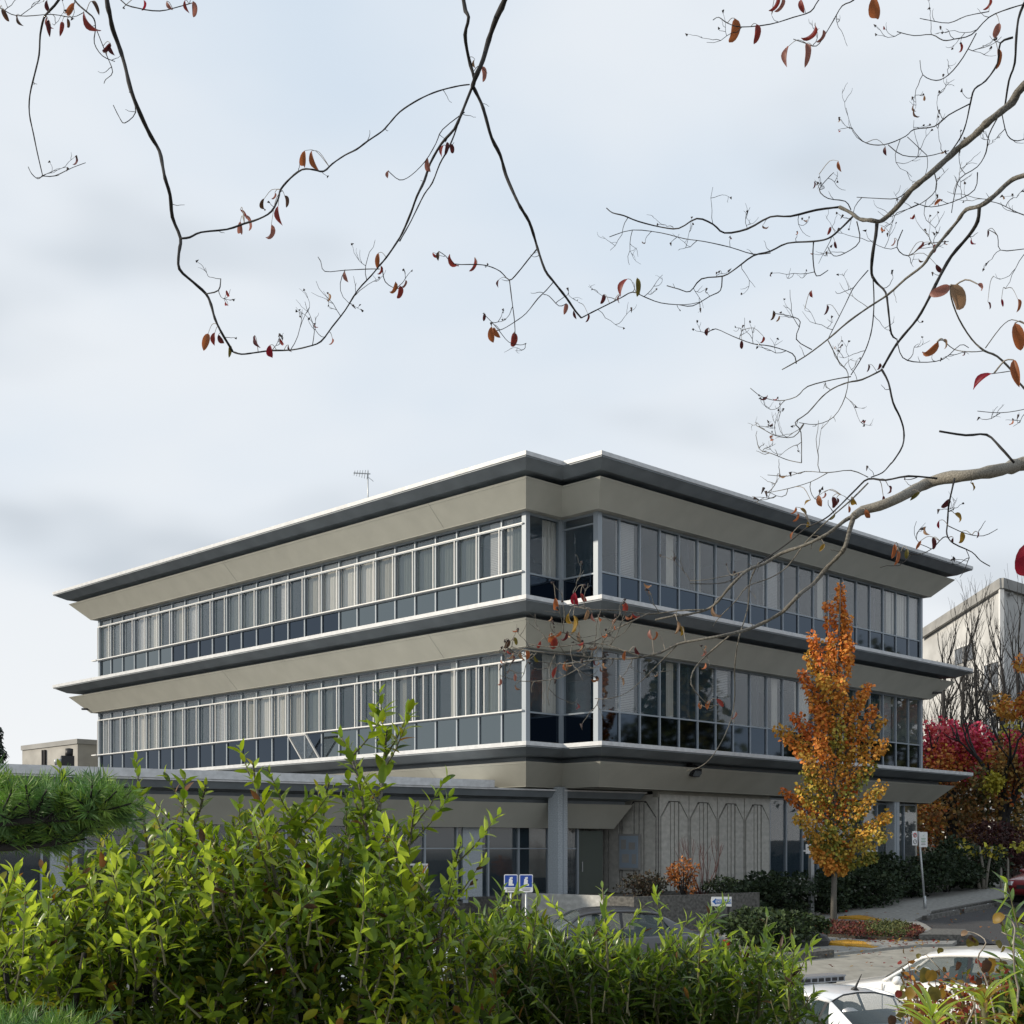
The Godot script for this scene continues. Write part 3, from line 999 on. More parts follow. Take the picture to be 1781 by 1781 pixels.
func disc(r: float, depth: float, inner := 0.0) -> ArrayMesh:
	var st := st_new()
	var n := 20
	for i in n:
		var a := TAU * i / n
		var b := TAU * (i + 1) / n
		var pa := Vector3(cos(a), sin(a), 0)
		var pb := Vector3(cos(b), sin(b), 0)
		quad(st, pa * inner + Vector3(0, 0, depth), pb * inner + Vector3(0, 0, depth), pb * r + Vector3(0, 0, depth), pa * r + Vector3(0, 0, depth))
		quad(st, pa * r, pa * r + Vector3(0, 0, depth), pb * r + Vector3(0, 0, depth), pb * r)
	return done(st)

func round_plate(w: float, h: float, r: float, d: float) -> ArrayMesh:
	var poly := PackedVector2Array()
	for c in [[1, 1, 0.0], [-1, 1, 0.5], [-1, -1, 1.0], [1, -1, 1.5]]:
		for k in 4:
			var a: float = PI * (c[2] + k / 6.0)
			poly.append(Vector2(c[0] * (w / 2 - r) + cos(a) * r, c[1] * (h / 2 - r) + sin(a) * r))
	return prism_mesh(poly, -d / 2, d / 2)

func build_street_things() -> void:
	# retaining wall of the raised forecourt
	var t := thing("retaining_wall", "weathered concrete retaining wall of the raised planter before the entrance", "wall", bw(0, 0, 0), deg_to_rad(44.5))
	bx("clean_face", t, Vector3(-1.20, 0.35, 2.6), Vector3(0.14, 1.38, 3.0), M.concrete_pale)
	bx("stained_face", t, Vector3(-1.19, 0.35, 4.62), Vector3(0.14, 1.36, 1.03), M.concrete_old)
	bx("front_face", t, Vector3(1.5, 0.35, 5.07), Vector3(5.4, 1.36, 0.14), M.concrete_old)
	bx("end_face", t, Vector3(4.15, 0.30, 3.2), Vector3(0.14, 1.4, 3.6), M.concrete_old)
	bx("planter_soil", t, Vector3(1.47, 0.40, 4.1), Vector3(5.1, 1.12, 1.8), M.soil)
	bx("forecourt_slab", t, Vector3(1.4, 0.25, 0.6), Vector3(5.1, 1.26, 5.2), M.concrete_old)
	# handrail at the foot of the ramp
	var hp := P(712, 1540, 34.5)
	var hr := thing("handrail", "pale metal handrail with close bars before the wing windows", "railing", Vector3(hp.x, 0.0, hp.z), 0.56)
	bx("top_rail", hr, Vector3(0, 1.85, 0), Vector3(1.0, 0.05, 0.05), M.rail_white)
	bx("bottom_rail", hr, Vector3(0, 1.12, 0), Vector3(1.0, 0.05, 0.05), M.rail_white)
	for i in 9:
		bx("bar", hr, Vector3(-0.44 + i * 0.11, 1.48, 0), Vector3(0.022, 0.72, 0.022), M.rail_white)
	for s in [-0.49, 0.49]:
		bx("post", hr, Vector3(s, 0.9, 0), Vector3(0.06, 1.95, 0.06), M.rail_white)
	# two reserved-bay signs
	for k in 2:
		var c := P(888.5 + k * 26.5, 1534, 30.0)
		var g := H(c.x, c.z)
		var s := thing("parking_sign", ["blue reserved-bay sign, the one farther from the column, on a thin post", "blue reserved-bay sign, the one next to the column, on a thin post"][k], "sign", Vector3(c.x, g, c.z), 0.0, "blue reserved-bay signs in front of the entrance")
		var y := c.y - g
		part("post", tube_mesh([Vector3(0, -0.1, -0.03), Vector3(0, y + 0.1, -0.03)], [0.025, 0.025], 8), M.galv, s)
		part("plate", round_plate(0.305, 0.40, 0.03, 0.006), M.sign_white, s, Vector3(0, y - 0.03, 0))
		part("field", round_plate(0.265, 0.265, 0.015, 0.006), M.sign_blue, s, Vector3(0, y + 0.018, 0.005))
		var sym := st_new()
		var pi := [Vector2(-0.03, 0.085), Vector2(0.035, 0.095), Vector2(0.045, 0.06), Vector2(0.0, 0.05), Vector2(0.04, 0.03), Vector2(0.035, -0.055), Vector2(0.065, -0.06), Vector2(0.065, -0.10), Vector2(-0.05, -0.10), Vector2(-0.05, -0.05), Vector2(-0.04, 0.045), Vector2(-0.015, 0.065)]
		add_prism(sym, PackedVector2Array(pi), 0.008, 0.011, Transform3D(Basis(), Vector3(0, y + 0.018, 0)))
		part("symbol", done(sym), M.sign_white, s)
		bx("wording", s, Vector3(0, y - 0.155, 0.004), Vector3(0.2, 0.012, 0.003), M.sign_black)
		bx("wording", s, Vector3(0, y - 0.185, 0.004), Vector3(0.16, 0.012, 0.003), M.sign_black)
	# ENTRANCE sign with its arrow
	var ec := P(1254.5, 1568, 32.5)
	var eg := H(ec.x, ec.z)
	var es := thing("entrance_sign", "small white sign reading ENTRANCE with a blue arrow", "sign", Vector3(ec.x, eg, ec.z), 0.05)
	var ey := ec.y - eg
	var ep := PackedVector2Array([Vector2(0.25, -0.12), Vector2(0.25, 0.115), Vector2(-0.235, 0.115), Vector2(-0.25, 0.03), Vector2(-0.235, -0.11)])
	part("plate", prism_mesh(ep, -0.01, 0.01), M.sign_white, es, Vector3(0, ey, 0))
	var ar := PackedVector2Array([Vector2(-0.225, 0.0), Vector2(-0.115, 0.085), Vector2(-0.14, 0.035), Vector2(0.235, 0.035), Vector2(0.235, -0.048), Vector2(-0.14, -0.048), Vector2(-0.115, -0.085)])
	ar = PackedVector2Array([Vector2(-0.225, 0.0), Vector2(-0.13, 0.08), Vector2(-0.13, 0.05), Vector2(0.238, 0.05), Vector2(0.238, -0.05), Vector2(-0.13, -0.05), Vector2(-0.13, -0.08)])
	part("arrow", prism_mesh(ar, 0.0, 0.013), M.sign_arrow, es, Vector3(0, ey, 0))
	part("lettering", text_mesh("ENTRANCE", 0.078), M.sign_white, es, Vector3(0.055, ey, 0.016))
	for s in [-0.18, 0.18]:
		bx("post", es, Vector3(s, ey * 0.5 - 0.1, -0.03), Vector3(0.05, ey + 0.2, 0.04), M.sign_black)
	# pole with two parking plates on the street
	var pb := gp(1610, 1583)
	var ps := thing("street_sign", "leaning pole with two white parking plates on the street pavement", "sign", pb, 0.0)
	var top := P(1597.5, 1446, -pb.z).y - pb.y
	var lean := (P(1597.5, 1446, -pb.z).x - pb.x) / top
	part("pole", tube_mesh([Vector3(0, -0.1, 0), Vector3(lean * top, top, 0)], [0.035, 0.035], 8), M.galv, ps)
	part("socket", tube_mesh([Vector3(0, -0.05, 0), Vector3(lean * 0.45, 0.45, 0)], [0.055, 0.05], 8), M.galv, ps)
	for k in 2:
		var pl := sub("plate", ps, Vector3(lean * top + (-0.13 if k == 0 else 0.14), top - 0.24 + (0.02 if k == 0 else -0.02), 0.05), Basis(Vector3.UP, 0.5 if k == 0 else -0.15))
		part("panel", round_plate(0.23 if k == 0 else 0.25, 0.45 if k == 0 else 0.48, 0.02, 0.006), M.sign_white, pl)
		if k == 0:
			part("ring", disc(0.075, 0.006, 0.05), M.sign_red, pl, Vector3(0, 0.10, 0.003))
			part("letter", text_mesh("P", 0.10), M.sign_black, pl, Vector3(0, 0.10, 0.008))
			part("ring", disc(0.075, 0.006, 0.058), M.sign_black, pl, Vector3(0, -0.11, 0.003))
			part("bar", beam_mesh(Vector3(-0.03, -0.13, 0.006), Vector3(0.04, -0.07, 0.006), 0.015, 0.004), M.sign_black, pl)
		else:
			part("bar", beam_mesh(Vector3(-0.02, 0.10, 0.006), Vector3(0.03, 0.16, 0.006), 0.025, 0.004), M.sign_green, pl)
			for j in 5:
				bx("wording", pl, Vector3(0.0, 0.04 - j * 0.05, 0.005), Vector3(0.14 - 0.02 * (j % 2), 0.014, 0.003), M.sign_green if j < 3 else M.sign_black)
	# square steel post behind the maple
	var qb := gp(1411, 1594)
	var qs := thing("steel_post", "square galvanised post with a small white plate half hidden by the maple", "post", qb, 0.5)
	bx("shaft", qs, Vector3(0, 1.55, 0), Vector3(0.13, 3.1, 0.13), M.galv)
	bx("base_plate", qs, Vector3(0, 0.09, 0), Vector3(0.40, 0.10, 0.40), M.concrete)
	bx("plate", qs, Vector3(-0.14, 2.12, 0.09), Vector3(0.26, 0.3, 0.01), M.sign_white, Basis(Vector3.UP, -0.4))
	bx("wording", qs, Vector3(-0.14, 2.17, 0.10), Vector3(0.16, 0.03, 0.005), M.sign_black, Basis(Vector3.UP, -0.4))
	# concrete wheel stops along the kerb
	for k in 3:
		var x: float = [10.0, 12.25, 14.5][k]
		var c := bw(x, 0, 7.62)
		var w := thing("wheel_stop", ["dark concrete wheel stop below the pole with the parking plates", "dark concrete wheel stop midway along the kerb", "dark concrete wheel stop nearest the red car"][k], "wheel stop", Vector3(c.x, H(c.x, c.z), c.z), deg_to_rad(44.5), "wheel stops along the street kerb")
		w.rotation.z = 0.06
		part("block", prism_mesh(PackedVector2Array([Vector2(-0.11, -0.02), Vector2(0.11, -0.02), Vector2(0.075, 0.14), Vector2(-0.075, 0.14)]), -1.0, 1.0), M.concrete_old, w, Vector3.ZERO, Basis(Vector3.UP, PI / 2))
		for s in [-0.75, 0.75]:
			part("pin", tube_mesh([Vector3(s, 0.12, 0), Vector3(s, 0.155, 0)], [0.025, 0.025], 8), M.galv, w)
	# boulder in the planting
	rng.seed = 77
	for k in 2:
		var rp := gp([1418.0, 1382.0][k], [1649.0, 1653.0][k])
		var rk := thing("boulder", ["dark boulder at the tip of the planted bed beside the yellow pad", "smaller dark boulder tucked under the bed's shrubs"][k], "rock", rp)
		var st := st_new()
		var sp := SphereMesh.new()
		sp.radial_segments = 9
		sp.rings = 6
		sp.radius = 0.5
		sp.height = 1.0
		var ar2 := sp.get_mesh_arrays()
		var vs: PackedVector3Array = ar2[Mesh.ARRAY_VERTEX]
		var ix: PackedInt32Array = ar2[Mesh.ARRAY_INDEX]
		var nz := FastNoiseLite.new()
		nz.seed = k
		nz.frequency = 1.3
		for i in ix.size():
			var v := vs[ix[i]]
			v *= 1.0 + 0.5 * nz.get_noise_3dv(v * 2.0)
			st.add_vertex(v * Vector3(0.75, 0.5, 0.55) * (1.0 - 0.35 * k) + Vector3(0, 0.12, 0))
		part("stone", done(st), M.boulder, rk)
	# litter of leaves on the paving
	var xfs := []
	var cols := []
	for i in 420:
		var u := rng.randf_range(1420, 1781)
		var v := rng.randf_range(1585, 1690)
		if rng.randf() < 0.6:
			u = rng.randfn(1560, 40)
			v = rng.randfn(1637, 7)
		if v < 1560:
			continue
		var g := gp(u, v)
		g.y += 0.09
		xfs.append(Transform3D(aim(Vector3(rng.randf_range(-1, 1), rng.randf_range(-0.1, 0.25), rng.randf_range(-1, 1)), Vector3.UP, rng.randf_range(0.6, 1.1)), g))
		cols.append([Color(0.22, 0.03, 0.025), Color(0.30, 0.12, 0.03), Color(0.36, 0.24, 0.05), Color(0.12, 0.05, 0.03)][rng.randi() % 4])
	var lt := swarm("fallen_leaves", leaf_mesh(0.10, 0.08, 0.3, 0.6), M.leaf_dry, xfs, cols, self)
	tag(lt, "red and tan leaves fallen on the pavement and road", "leaves", "", "stuff")

# ================================================================ cars

func loft(rows: Array, close := false) -> ArrayMesh:
	var st := st_new()
	st.set_smooth_group(0)
	add_loft(st, rows)
	return done(st)

func add_loft(st: SurfaceTool, rows: Array) -> void:
	for i in rows.size() - 1:
		for k in rows[i].size() - 1:
			quad(st, rows[i][k], rows[i + 1][k], rows[i + 1][k + 1], rows[i][k + 1])

# front is -Z
func sedan(n: String, label: String, at: Vector3, turn: float, paint: Material, group: String, tall := 1.0) -> Node3D:
	var o := thing(n, label, "car", at, turn, group)
	# body: stations (z, half width, sill, shoulder height, deck height)
	var sta := [[-2.42, 0.55, 0.40, 0.58, 0.60], [-2.36, 0.74, 0.30, 0.66, 0.70], [-2.15, 0.86, 0.24, 0.72, 0.78], [-1.6, 0.91, 0.22, 0.84, 0.89], [-1.0, 0.92, 0.22, 0.93, 0.985], [-0.2, 0.92, 0.22, 0.95, 0.99], [0.7, 0.92, 0.22, 0.975, 1.0], [1.5, 0.92, 0.22, 0.99, 1.04], [1.95, 0.89, 0.24, 0.985, 1.05], [2.3, 0.82, 0.30, 0.93, 1.02], [2.42, 0.72, 0.42, 0.85, 0.94], [2.45, 0.60, 0.50, 0.70, 0.76]]
	var rows := []
	for s in sta:
		var half := [Vector2(0, s[2]), Vector2(s[1] * 0.86, s[2]), Vector2(s[1] * 0.97, s[2] + 0.10), Vector2(s[1], s[2] + 0.30 * (s[3] - s[2])), Vector2(s[1], s[2] + 0.7 * (s[3] - s[2])), Vector2(s[1] * 0.97, s[3] - 0.03), Vector2(s[1] * 0.90, s[3] + 0.3 * (s[4] - s[3])), Vector2(s[1] * 0.6, s[4] - 0.01), Vector2(0, s[4])]
		var row := []
		for p in half:
			row.append(Vector3(p.x, p.y * tall, s[0]))
		for k in range(half.size() - 2, -1, -1):
			row.append(Vector3(-half[k].x, half[k].y * tall, s[0]))
		rows.append(row)
	var st := st_new()
	st.set_smooth_group(0)
	add_loft(st, rows)
	for e in [0, rows.size() - 1]:
		for k in rows[e].size() - 1:
			tri(st, Vector3(0, rows[e][4].y, rows[e][0].z), rows[e][k], rows[e][k + 1])
	part("body", done(st), paint, o)
	# dark cabin floor, seats, dash
	bx("cabin_floor", o, Vector3(0, 1.015 * tall, 0.25), Vector3(1.42, 0.02, 2.3), M.car_trim)
	for q in [[-0.36, -0.05], [0.36, -0.05]]:
		var seat := sub("seat", o, Vector3(q[0], 1.0 * tall, q[1]))
		bx("backrest", seat, Vector3(0, 0.08, 0.1), Vector3(0.48, 0.24, 0.14), M.car_seat, Basis(Vector3.RIGHT, 0.25))
		bx("headrest", seat, Vector3(0, 0.27, 0.15), Vector3(0.24, 0.14, 0.10), M.car_seat)
	bx("rear_seat", o, Vector3(0, 1.07 * tall, 1.02), Vector3(1.2, 0.2, 0.16), M.car_seat)
	# roof skin and glass
	var roof := []
	var rs := [[-0.38, 0.56, 1.385], [-0.15, 0.585, 1.43], [0.25, 0.60, 1.452], [0.65, 0.59, 1.445], [1.0, 0.555, 1.40]]
	for s in rs:
		var row := []
		for k in 9:
			var t := -1.0 + k * 0.25
			row.append(Vector3(s[1] * t * 1.03, (s[2] - 0.055 * pow(absf(t), 3.0) + 0.02 * (1.0 - t * t)) * tall, s[0] + 0.10 * t * t * (1.0 if s[0] > 0.3 else -0.4)))
		roof.append(row)
	part("roof", loft(roof), paint, o)
	var edge := func(i: int, k: int) -> Vector3: return roof[i][k]
	# windscreen and rear window
	var fr := []
	var rr := []
	for j in 4:
		var t := j / 3.0
		var ra := []
		var rb := []
		for k in 9:
			var s := -1.0 + k * 0.25
			var fb := Vector3(0.74 * s, (0.985 - 0.02 * s * s) * tall, -1.12 + 0.22 * s * s)
			var bb := Vector3(0.70 * s, (1.045 - 0.03 * s * s) * tall, 1.66 - 0.16 * s * s)
			var ft: Vector3 = roof[0][k]
			var bt: Vector3 = roof[4][k]
			ra.append(fb.lerp(ft, t) + Vector3(0, 0.03 * sin(PI * t), 0))
			rb.append(bb.lerp(bt, t) + Vector3(0, 0.025 * sin(PI * t), 0))
		fr.append(ra)
		rr.append(rb)
	part("windscreen", loft(fr), M.car_glass, o)
	part("rear_window", loft(rr), M.car_glass, o)
	part("window_seal", tube_mesh([rr[3][0], rr[3][2], rr[3][4], rr[3][6], rr[3][8]], [0.012, 0.012, 0.012, 0.012, 0.012]), M.car_trim, o)
	for side in [-1.0, 1.0]:
		var kk := 0 if side < 0 else 8
		# belt points and roof rail points
		var bz := [-0.92, -0.50, 0.30, 0.36, 1.02, 1.07, 1.42]
		var lower := []
		var upper := []
		var rail := [roof[0][kk], roof[1][kk], roof[2][kk], roof[3][kk], roof[4][kk]]
		for z in bz:
			lower.append(Vector3(side * (0.845 - 0.03 * absf(z - 0.2)), 0.985 * tall, z))
			var tz: float = clampf(z, rail[0].z, rail[4].z)
			var q: Vector3 = rail[4]
			for i in 4:
				if tz >= rail[i].z and tz <= rail[i + 1].z:
					q = rail[i].lerp(rail[i + 1], (tz - rail[i].z) / (rail[i + 1].z - rail[i].z))
			upper.append(q)
		upper[0] = lower[0].lerp(rail[0], 0.12)
		upper[6] = lower[6].lerp(rail[4] + Vector3(0, 0, 0.2), 0.25)
		for wi in [[0, 2], [3, 4], [5, 6]]:
			var mid := []
			var rows2 := [[], [], []]
			for i in range(wi[0], wi[1] + 1):
				var a: Vector3 = lower[i]
				var b: Vector3 = upper[i]
				rows2[0].append(a)
				rows2[1].append(a.lerp(b, 0.5) + Vector3(side * 0.025, 0, 0))
				rows2[2].append(b)
			if wi[0] == 0:
				rows2[2][0] = upper[0]
			part("side_window", loft(rows2), M.car_glass, o)
		for i in [[2, 3], [4, 5]]:
			var pst := st_new()
			var off := Vector3(side * 0.012, 0, 0)
			quad(pst, lower[i[0]] + off, lower[i[1]] + off, upper[i[1]] + off, upper[i[0]] + off)
			part("pillar", done(pst), M.car_trim, o)
		# A pillar, roof rail and broad C pillar in body colour
		part("pillar", tube_mesh(curve_between([Vector3(side * 0.80, 0.95 * tall, -1.0), fr[1][kk], fr[2][kk], rail[0], rail[1], rail[2], rail[3], rail[4]], 2), [0.03, 0.03, 0.032, 0.032, 0.032, 0.032, 0.032, 0.032, 0.032, 0.032, 0.032, 0.032, 0.032, 0.032, 0.032]), paint, o)
		var cst := st_new()
		cst.set_smooth_group(0)
		var c0 := Vector3(side * 0.86, 0.965 * tall, 1.36)
		var c1 := Vector3(side * 0.76, 0.99 * tall, 1.85)
		var rows3 := []
		for j in 4:
			var t := j / 3.0
			rows3.append([c0.lerp(upper[5], t) + Vector3(side * 0.02 * sin(PI * t), 0, 0), (c0.lerp(upper[5], t) + c1.lerp(rr[3][kk], t)) * 0.5 + Vector3(side * 0.03 * sin(PI * t), 0.01, 0), c1.lerp(rr[3][kk], t)])
		rows3[0][0] = lower[6]
		add_loft(cst, rows3)
		part("pillar", done(cst), paint, o)
		# mirror, handles, lamps, wheels
		var mir := sub("mirror", o, Vector3(side * 0.98, 0.99 * tall, -0.72))
		var sp := SphereMesh.new()
		sp.radius = 0.1
		sp.height = 0.2
		part("shell", sp, paint, mir, Vector3.ZERO, Basis.from_scale(Vector3(1.1, 0.75, 0.8)))
		for z in [-0.05, 0.85]:
			bx("door_handle", o, Vector3(side * 0.925, 0.86 * tall, z + 0.18), Vector3(0.03, 0.03, 0.2), paint)
		for z in [-0.98, 0.33, 1.16]:
			bx("door_gap", o, Vector3(side * 0.9175, 0.66 * tall, z), Vector3(0.012, 0.54 * tall, 0.008), M.car_trim)
		bx("sill_trim", o, Vector3(side * 0.895, 0.30 * tall, 0.0), Vector3(0.05, 0.05, 2.3), M.car_trim)
		bx("headlight", o, Vector3(side * 0.66, 0.63 * tall, -2.29), Vector3(0.30, 0.12, 0.2), M.lamp_clear, Basis(Vector3.UP, side * -0.5))
		bx("tail_light", o, Vector3(side * 0.70, 0.84 * tall, 2.34), Vector3(0.26, 0.16, 0.16), M.lamp_red, Basis(Vector3.UP, side * 0.45))
		for z in [-1.5, 1.42]:
			var wh := sub("wheel", o, Vector3(side * 0.80, 0.33, z))
			part("tyre", tube_mesh([Vector3(-0.115, 0, 0), Vector3(-0.09, 0, 0), Vector3(0.09, 0, 0), Vector3(0.115, 0, 0)], [0.30, 0.33, 0.33, 0.30], 20), M.tyre, wh)
			part("rim", tube_mesh([Vector3(side * 0.10, 0, 0), Vector3(side * 0.122, 0, 0)], [0.22, 0.2], 14), M.rim_metal, wh)
	bx("number_plate", o, Vector3(0, 0.70 * tall, 2.455), Vector3(0.32, 0.13, 0.02), M.sign_white)
	bx("boot_gap", o, Vector3(0, 0.92 * tall, 2.375), Vector3(1.3, 0.008, 0.012), M.car_trim)
	bx("grille", o, Vector3(0, 0.52 * tall, -2.40), Vector3(0.8, 0.12, 0.06), M.car_trim)
	return o

func build_cars() -> void:
	# patrol car with a roof light bar, seen over its rear quarter
	var a := P(1400, 1700, 18.7)
	var car := sedan("patrol_car", "white patrol car with a light bar on its roof, nearest the bank", Vector3(a.x, H(a.x, a.z), a.z), deg_to_rad(31.0), M.car_white, "white cars parked below the bank")
	var lb := sub("light_bar", car, Vector3(0, 1.462, 0.05))
	for s in [-0.42, 0.42]:
		bx("foot", lb, Vector3(s, 0.005, 0), Vector3(0.08, 0.03, 0.18), M.car_trim)
	bx("lens", lb, Vector3(0, 0.055, 0), Vector3(1.15, 0.075, 0.28), M.light_bar_grey)
	bx("cover", lb, Vector3(0, 0.10, 0), Vector3(1.17, 0.02, 0.30), M.light_bar_grey)
	for i in 9:
		bx("module", lb, Vector3(-0.5 + i * 0.125, 0.055, 0.142), Vector3(0.09, 0.045, 0.01), M.black_metal)
	part("aerial", tube_mesh([Vector3(0.1, 1.44, 0.85), Vector3(0.1, 1.475, 0.86), Vector3(0.09, 1.66, 0.98)], [0.06, 0.018, 0.004], 8), M.black_metal, car)
	var b := P(1665, 1690, 21.9)
	sedan("parked_car", "plain white saloon parked just beyond the patrol car", Vector3(b.x, H(b.x, b.z), b.z), deg_to_rad(60.0), M.car_cream, "white cars parked below the bank", 1.02)
	var c := P(1035, 1600, 25.6)
	sedan("parked_car", "dark saloon half hidden by the hedge below the planter wall", Vector3(c.x, H(c.x, c.z), c.z), deg_to_rad(100.0), M.car_dark, "", 1.10)
	var d := P(690, 1600, 25.0)
	sedan("parked_car", "white saloon glimpsed through the hedge before the wing", Vector3(d.x, H(d.x, d.z), d.z), deg_to_rad(118.0), M.car_white, "", 1.05)
	var e := bw(15.75, 0, 8.8)
	sedan("parked_car", "dark red saloon at the street kerb, only its front in view", Vector3(e.x, H(e.x, e.z), e.z), deg_to_rad(44.5 + 90.0), M.car_red, "")

# ================================================================ trees and planting in the distance

func pick(a: Array) -> Variant:
	return a[rng.randi() % a.size()]

func jitter(c: Color, k := 0.25) -> Color:
	var f := 1.0 + rng.randf_range(-k, k)
	return Color(c.r * f, c.g * f * (1.0 + rng.randf_range(-0.08, 0.08)), c.b * f)

# leaves scattered through a set of clumps; each clump: [centre, radius, colours]
func clump_leaves(clumps: Array, per: int, xfs: Array, cols: Array, smin: float, smax: float, droop := 0.3) -> void:
	for c in clumps:
		var tone: Color = pick(c[2])
		for i in per:
			var d := rdir()
			var r := pow(rng.randf(), 0.45)
			var p: Vector3 = c[0] + d * r * c[1]
			var dir := (d + Vector3(0, -droop, 0) + rdir() * 0.8).normalized()
			xfs.append(Transform3D(aim(dir, rdir() + Vector3(0, 0.6, 0), rng.randf_range(smin, smax)), p))
			cols.append(jitter(tone if rng.randf() < 0.7 else pick(c[2])))

func limb(st: SurfaceTool, a: Vector3, dir: Vector3, length: float, r: float, depth: int, tips: Array, spread: float, up := 0.25) -> void:
	var pts := [a]
	var rad := [r]
	var d := dir.normalized()
	var p := a
	var n := 4
	for i in n:
		d = (d + rdir() * 0.16 + Vector3(0, up * 0.3, 0)).normalized()
		p += d * length / n
		pts.append(p)
		rad.append(r * (1.0 - 0.45 * (i + 1) / n))
	add_tube(st, pts, rad, 5 if depth > 1 else 3, false)
	if depth <= 0:
		tips.append(p)
		return
	var kids := 2 + rng.randi() % 2
	for k in kids:
		var nd := (d + rdir() * spread + Vector3(0, up, 0)).normalized()
		limb(st, p, nd, length * rng.randf_range(0.62, 0.85), r * 0.52, depth - 1, tips, spread, up)
	if depth > 1:
		limb(st, pts[2], (d + rdir() * spread * 1.3).normalized(), length * 0.6, r * 0.4, depth - 2, tips, spread, up)

func far_tree(n: String, label: String, base: Vector3, h: float, r: float, clumps: Array, per: int, leaf: Mesh, smin: float, smax: float, group := "") -> Node3D:
	var o := thing(n, label, "tree", base, 0.0, group)
	var st := st_new()
	st.set_smooth_group(0)
	var tips := []
	add_tube(st, [Vector3(0, -0.2, 0), Vector3(0.05, h * 0.25, 0), Vector3(-0.05, h * 0.5, 0.05)], [r, r * 0.8, r * 0.6], 8)
	for k in 4:
		limb(st, Vector3(0, h * (0.25 + 0.08 * k), 0), Vector3(rng.randf_range(-1, 1), 0.9, rng.randf_range(-1, 1)), h * 0.22, r * 0.5, 2, tips, 0.7)
	part("trunk", done(st), M.bark_dark, o)
	var xfs := []
	var cols := []
	var local := []
	for c in clumps:
		local.append([c[0] - base, c[1], c[2]])
	clump_leaves(local, per, xfs, cols, smin, smax)
	swarm("crown", leaf, M.leaf_far, xfs, cols, o)
	return o

func bare_tree(label: String, u: float, vb: float, vt: float, d: float, seed_: int, leaves: Array) -> void:
	rng.seed = seed_
	var b := P(u, vb, d)
	var top := P(u, vt, d).y
	b.y = minf(b.y, H(b.x, b.z) + 0.0)
	var h := top - b.y
	var o := thing("bare_tree", label, "tree", b, 0.0, "leafless trees in front of the cream block")
	var st := st_new()
	st.set_smooth_group(0)
	var tips := []
	var pts := []
	var rad := []
	for i in 9:
		var t := i / 8.0
		pts.append(Vector3(0.35 * sin(t * 3.0 + seed_) * t, h * 0.72 * t - 0.2, 0.3 * cos(t * 4.0 + seed_) * t))
		rad.append(lerpf(0.19, 0.07, t))
	add_tube(st, pts, rad, 7)
	for k in 11:
		var i := 2 + k % 7
		limb(st, pts[i], Vector3(rng.randf_range(-0.8, 0.8), 1.0, rng.randf_range(-0.5, 0.5)), h * 0.19 * (1.15 - 0.08 * i), 0.07, 3, tips, 0.42, 0.2)
	limb(st, pts[8], Vector3(0.05, 1, 0), h * 0.14, 0.06, 3, tips, 0.4, 0.25)
	part("trunk", done(st), M.bark_dark, o)
	if leaves.size() > 0:
		var xfs := []
		var cols := []
		for k in 26:
			var c := Vector3(rng.randf_range(-2.0, 2.0), rng.randf_range(0.10, 0.5) * h, rng.randf_range(-1.2, 1.2))
			clump_leaves([[c, 0.7, leaves]], 22, xfs, cols, 0.7, 1.3)
		swarm("crown", boxes.leaf_small, M.leaf_far, xfs, cols, o)

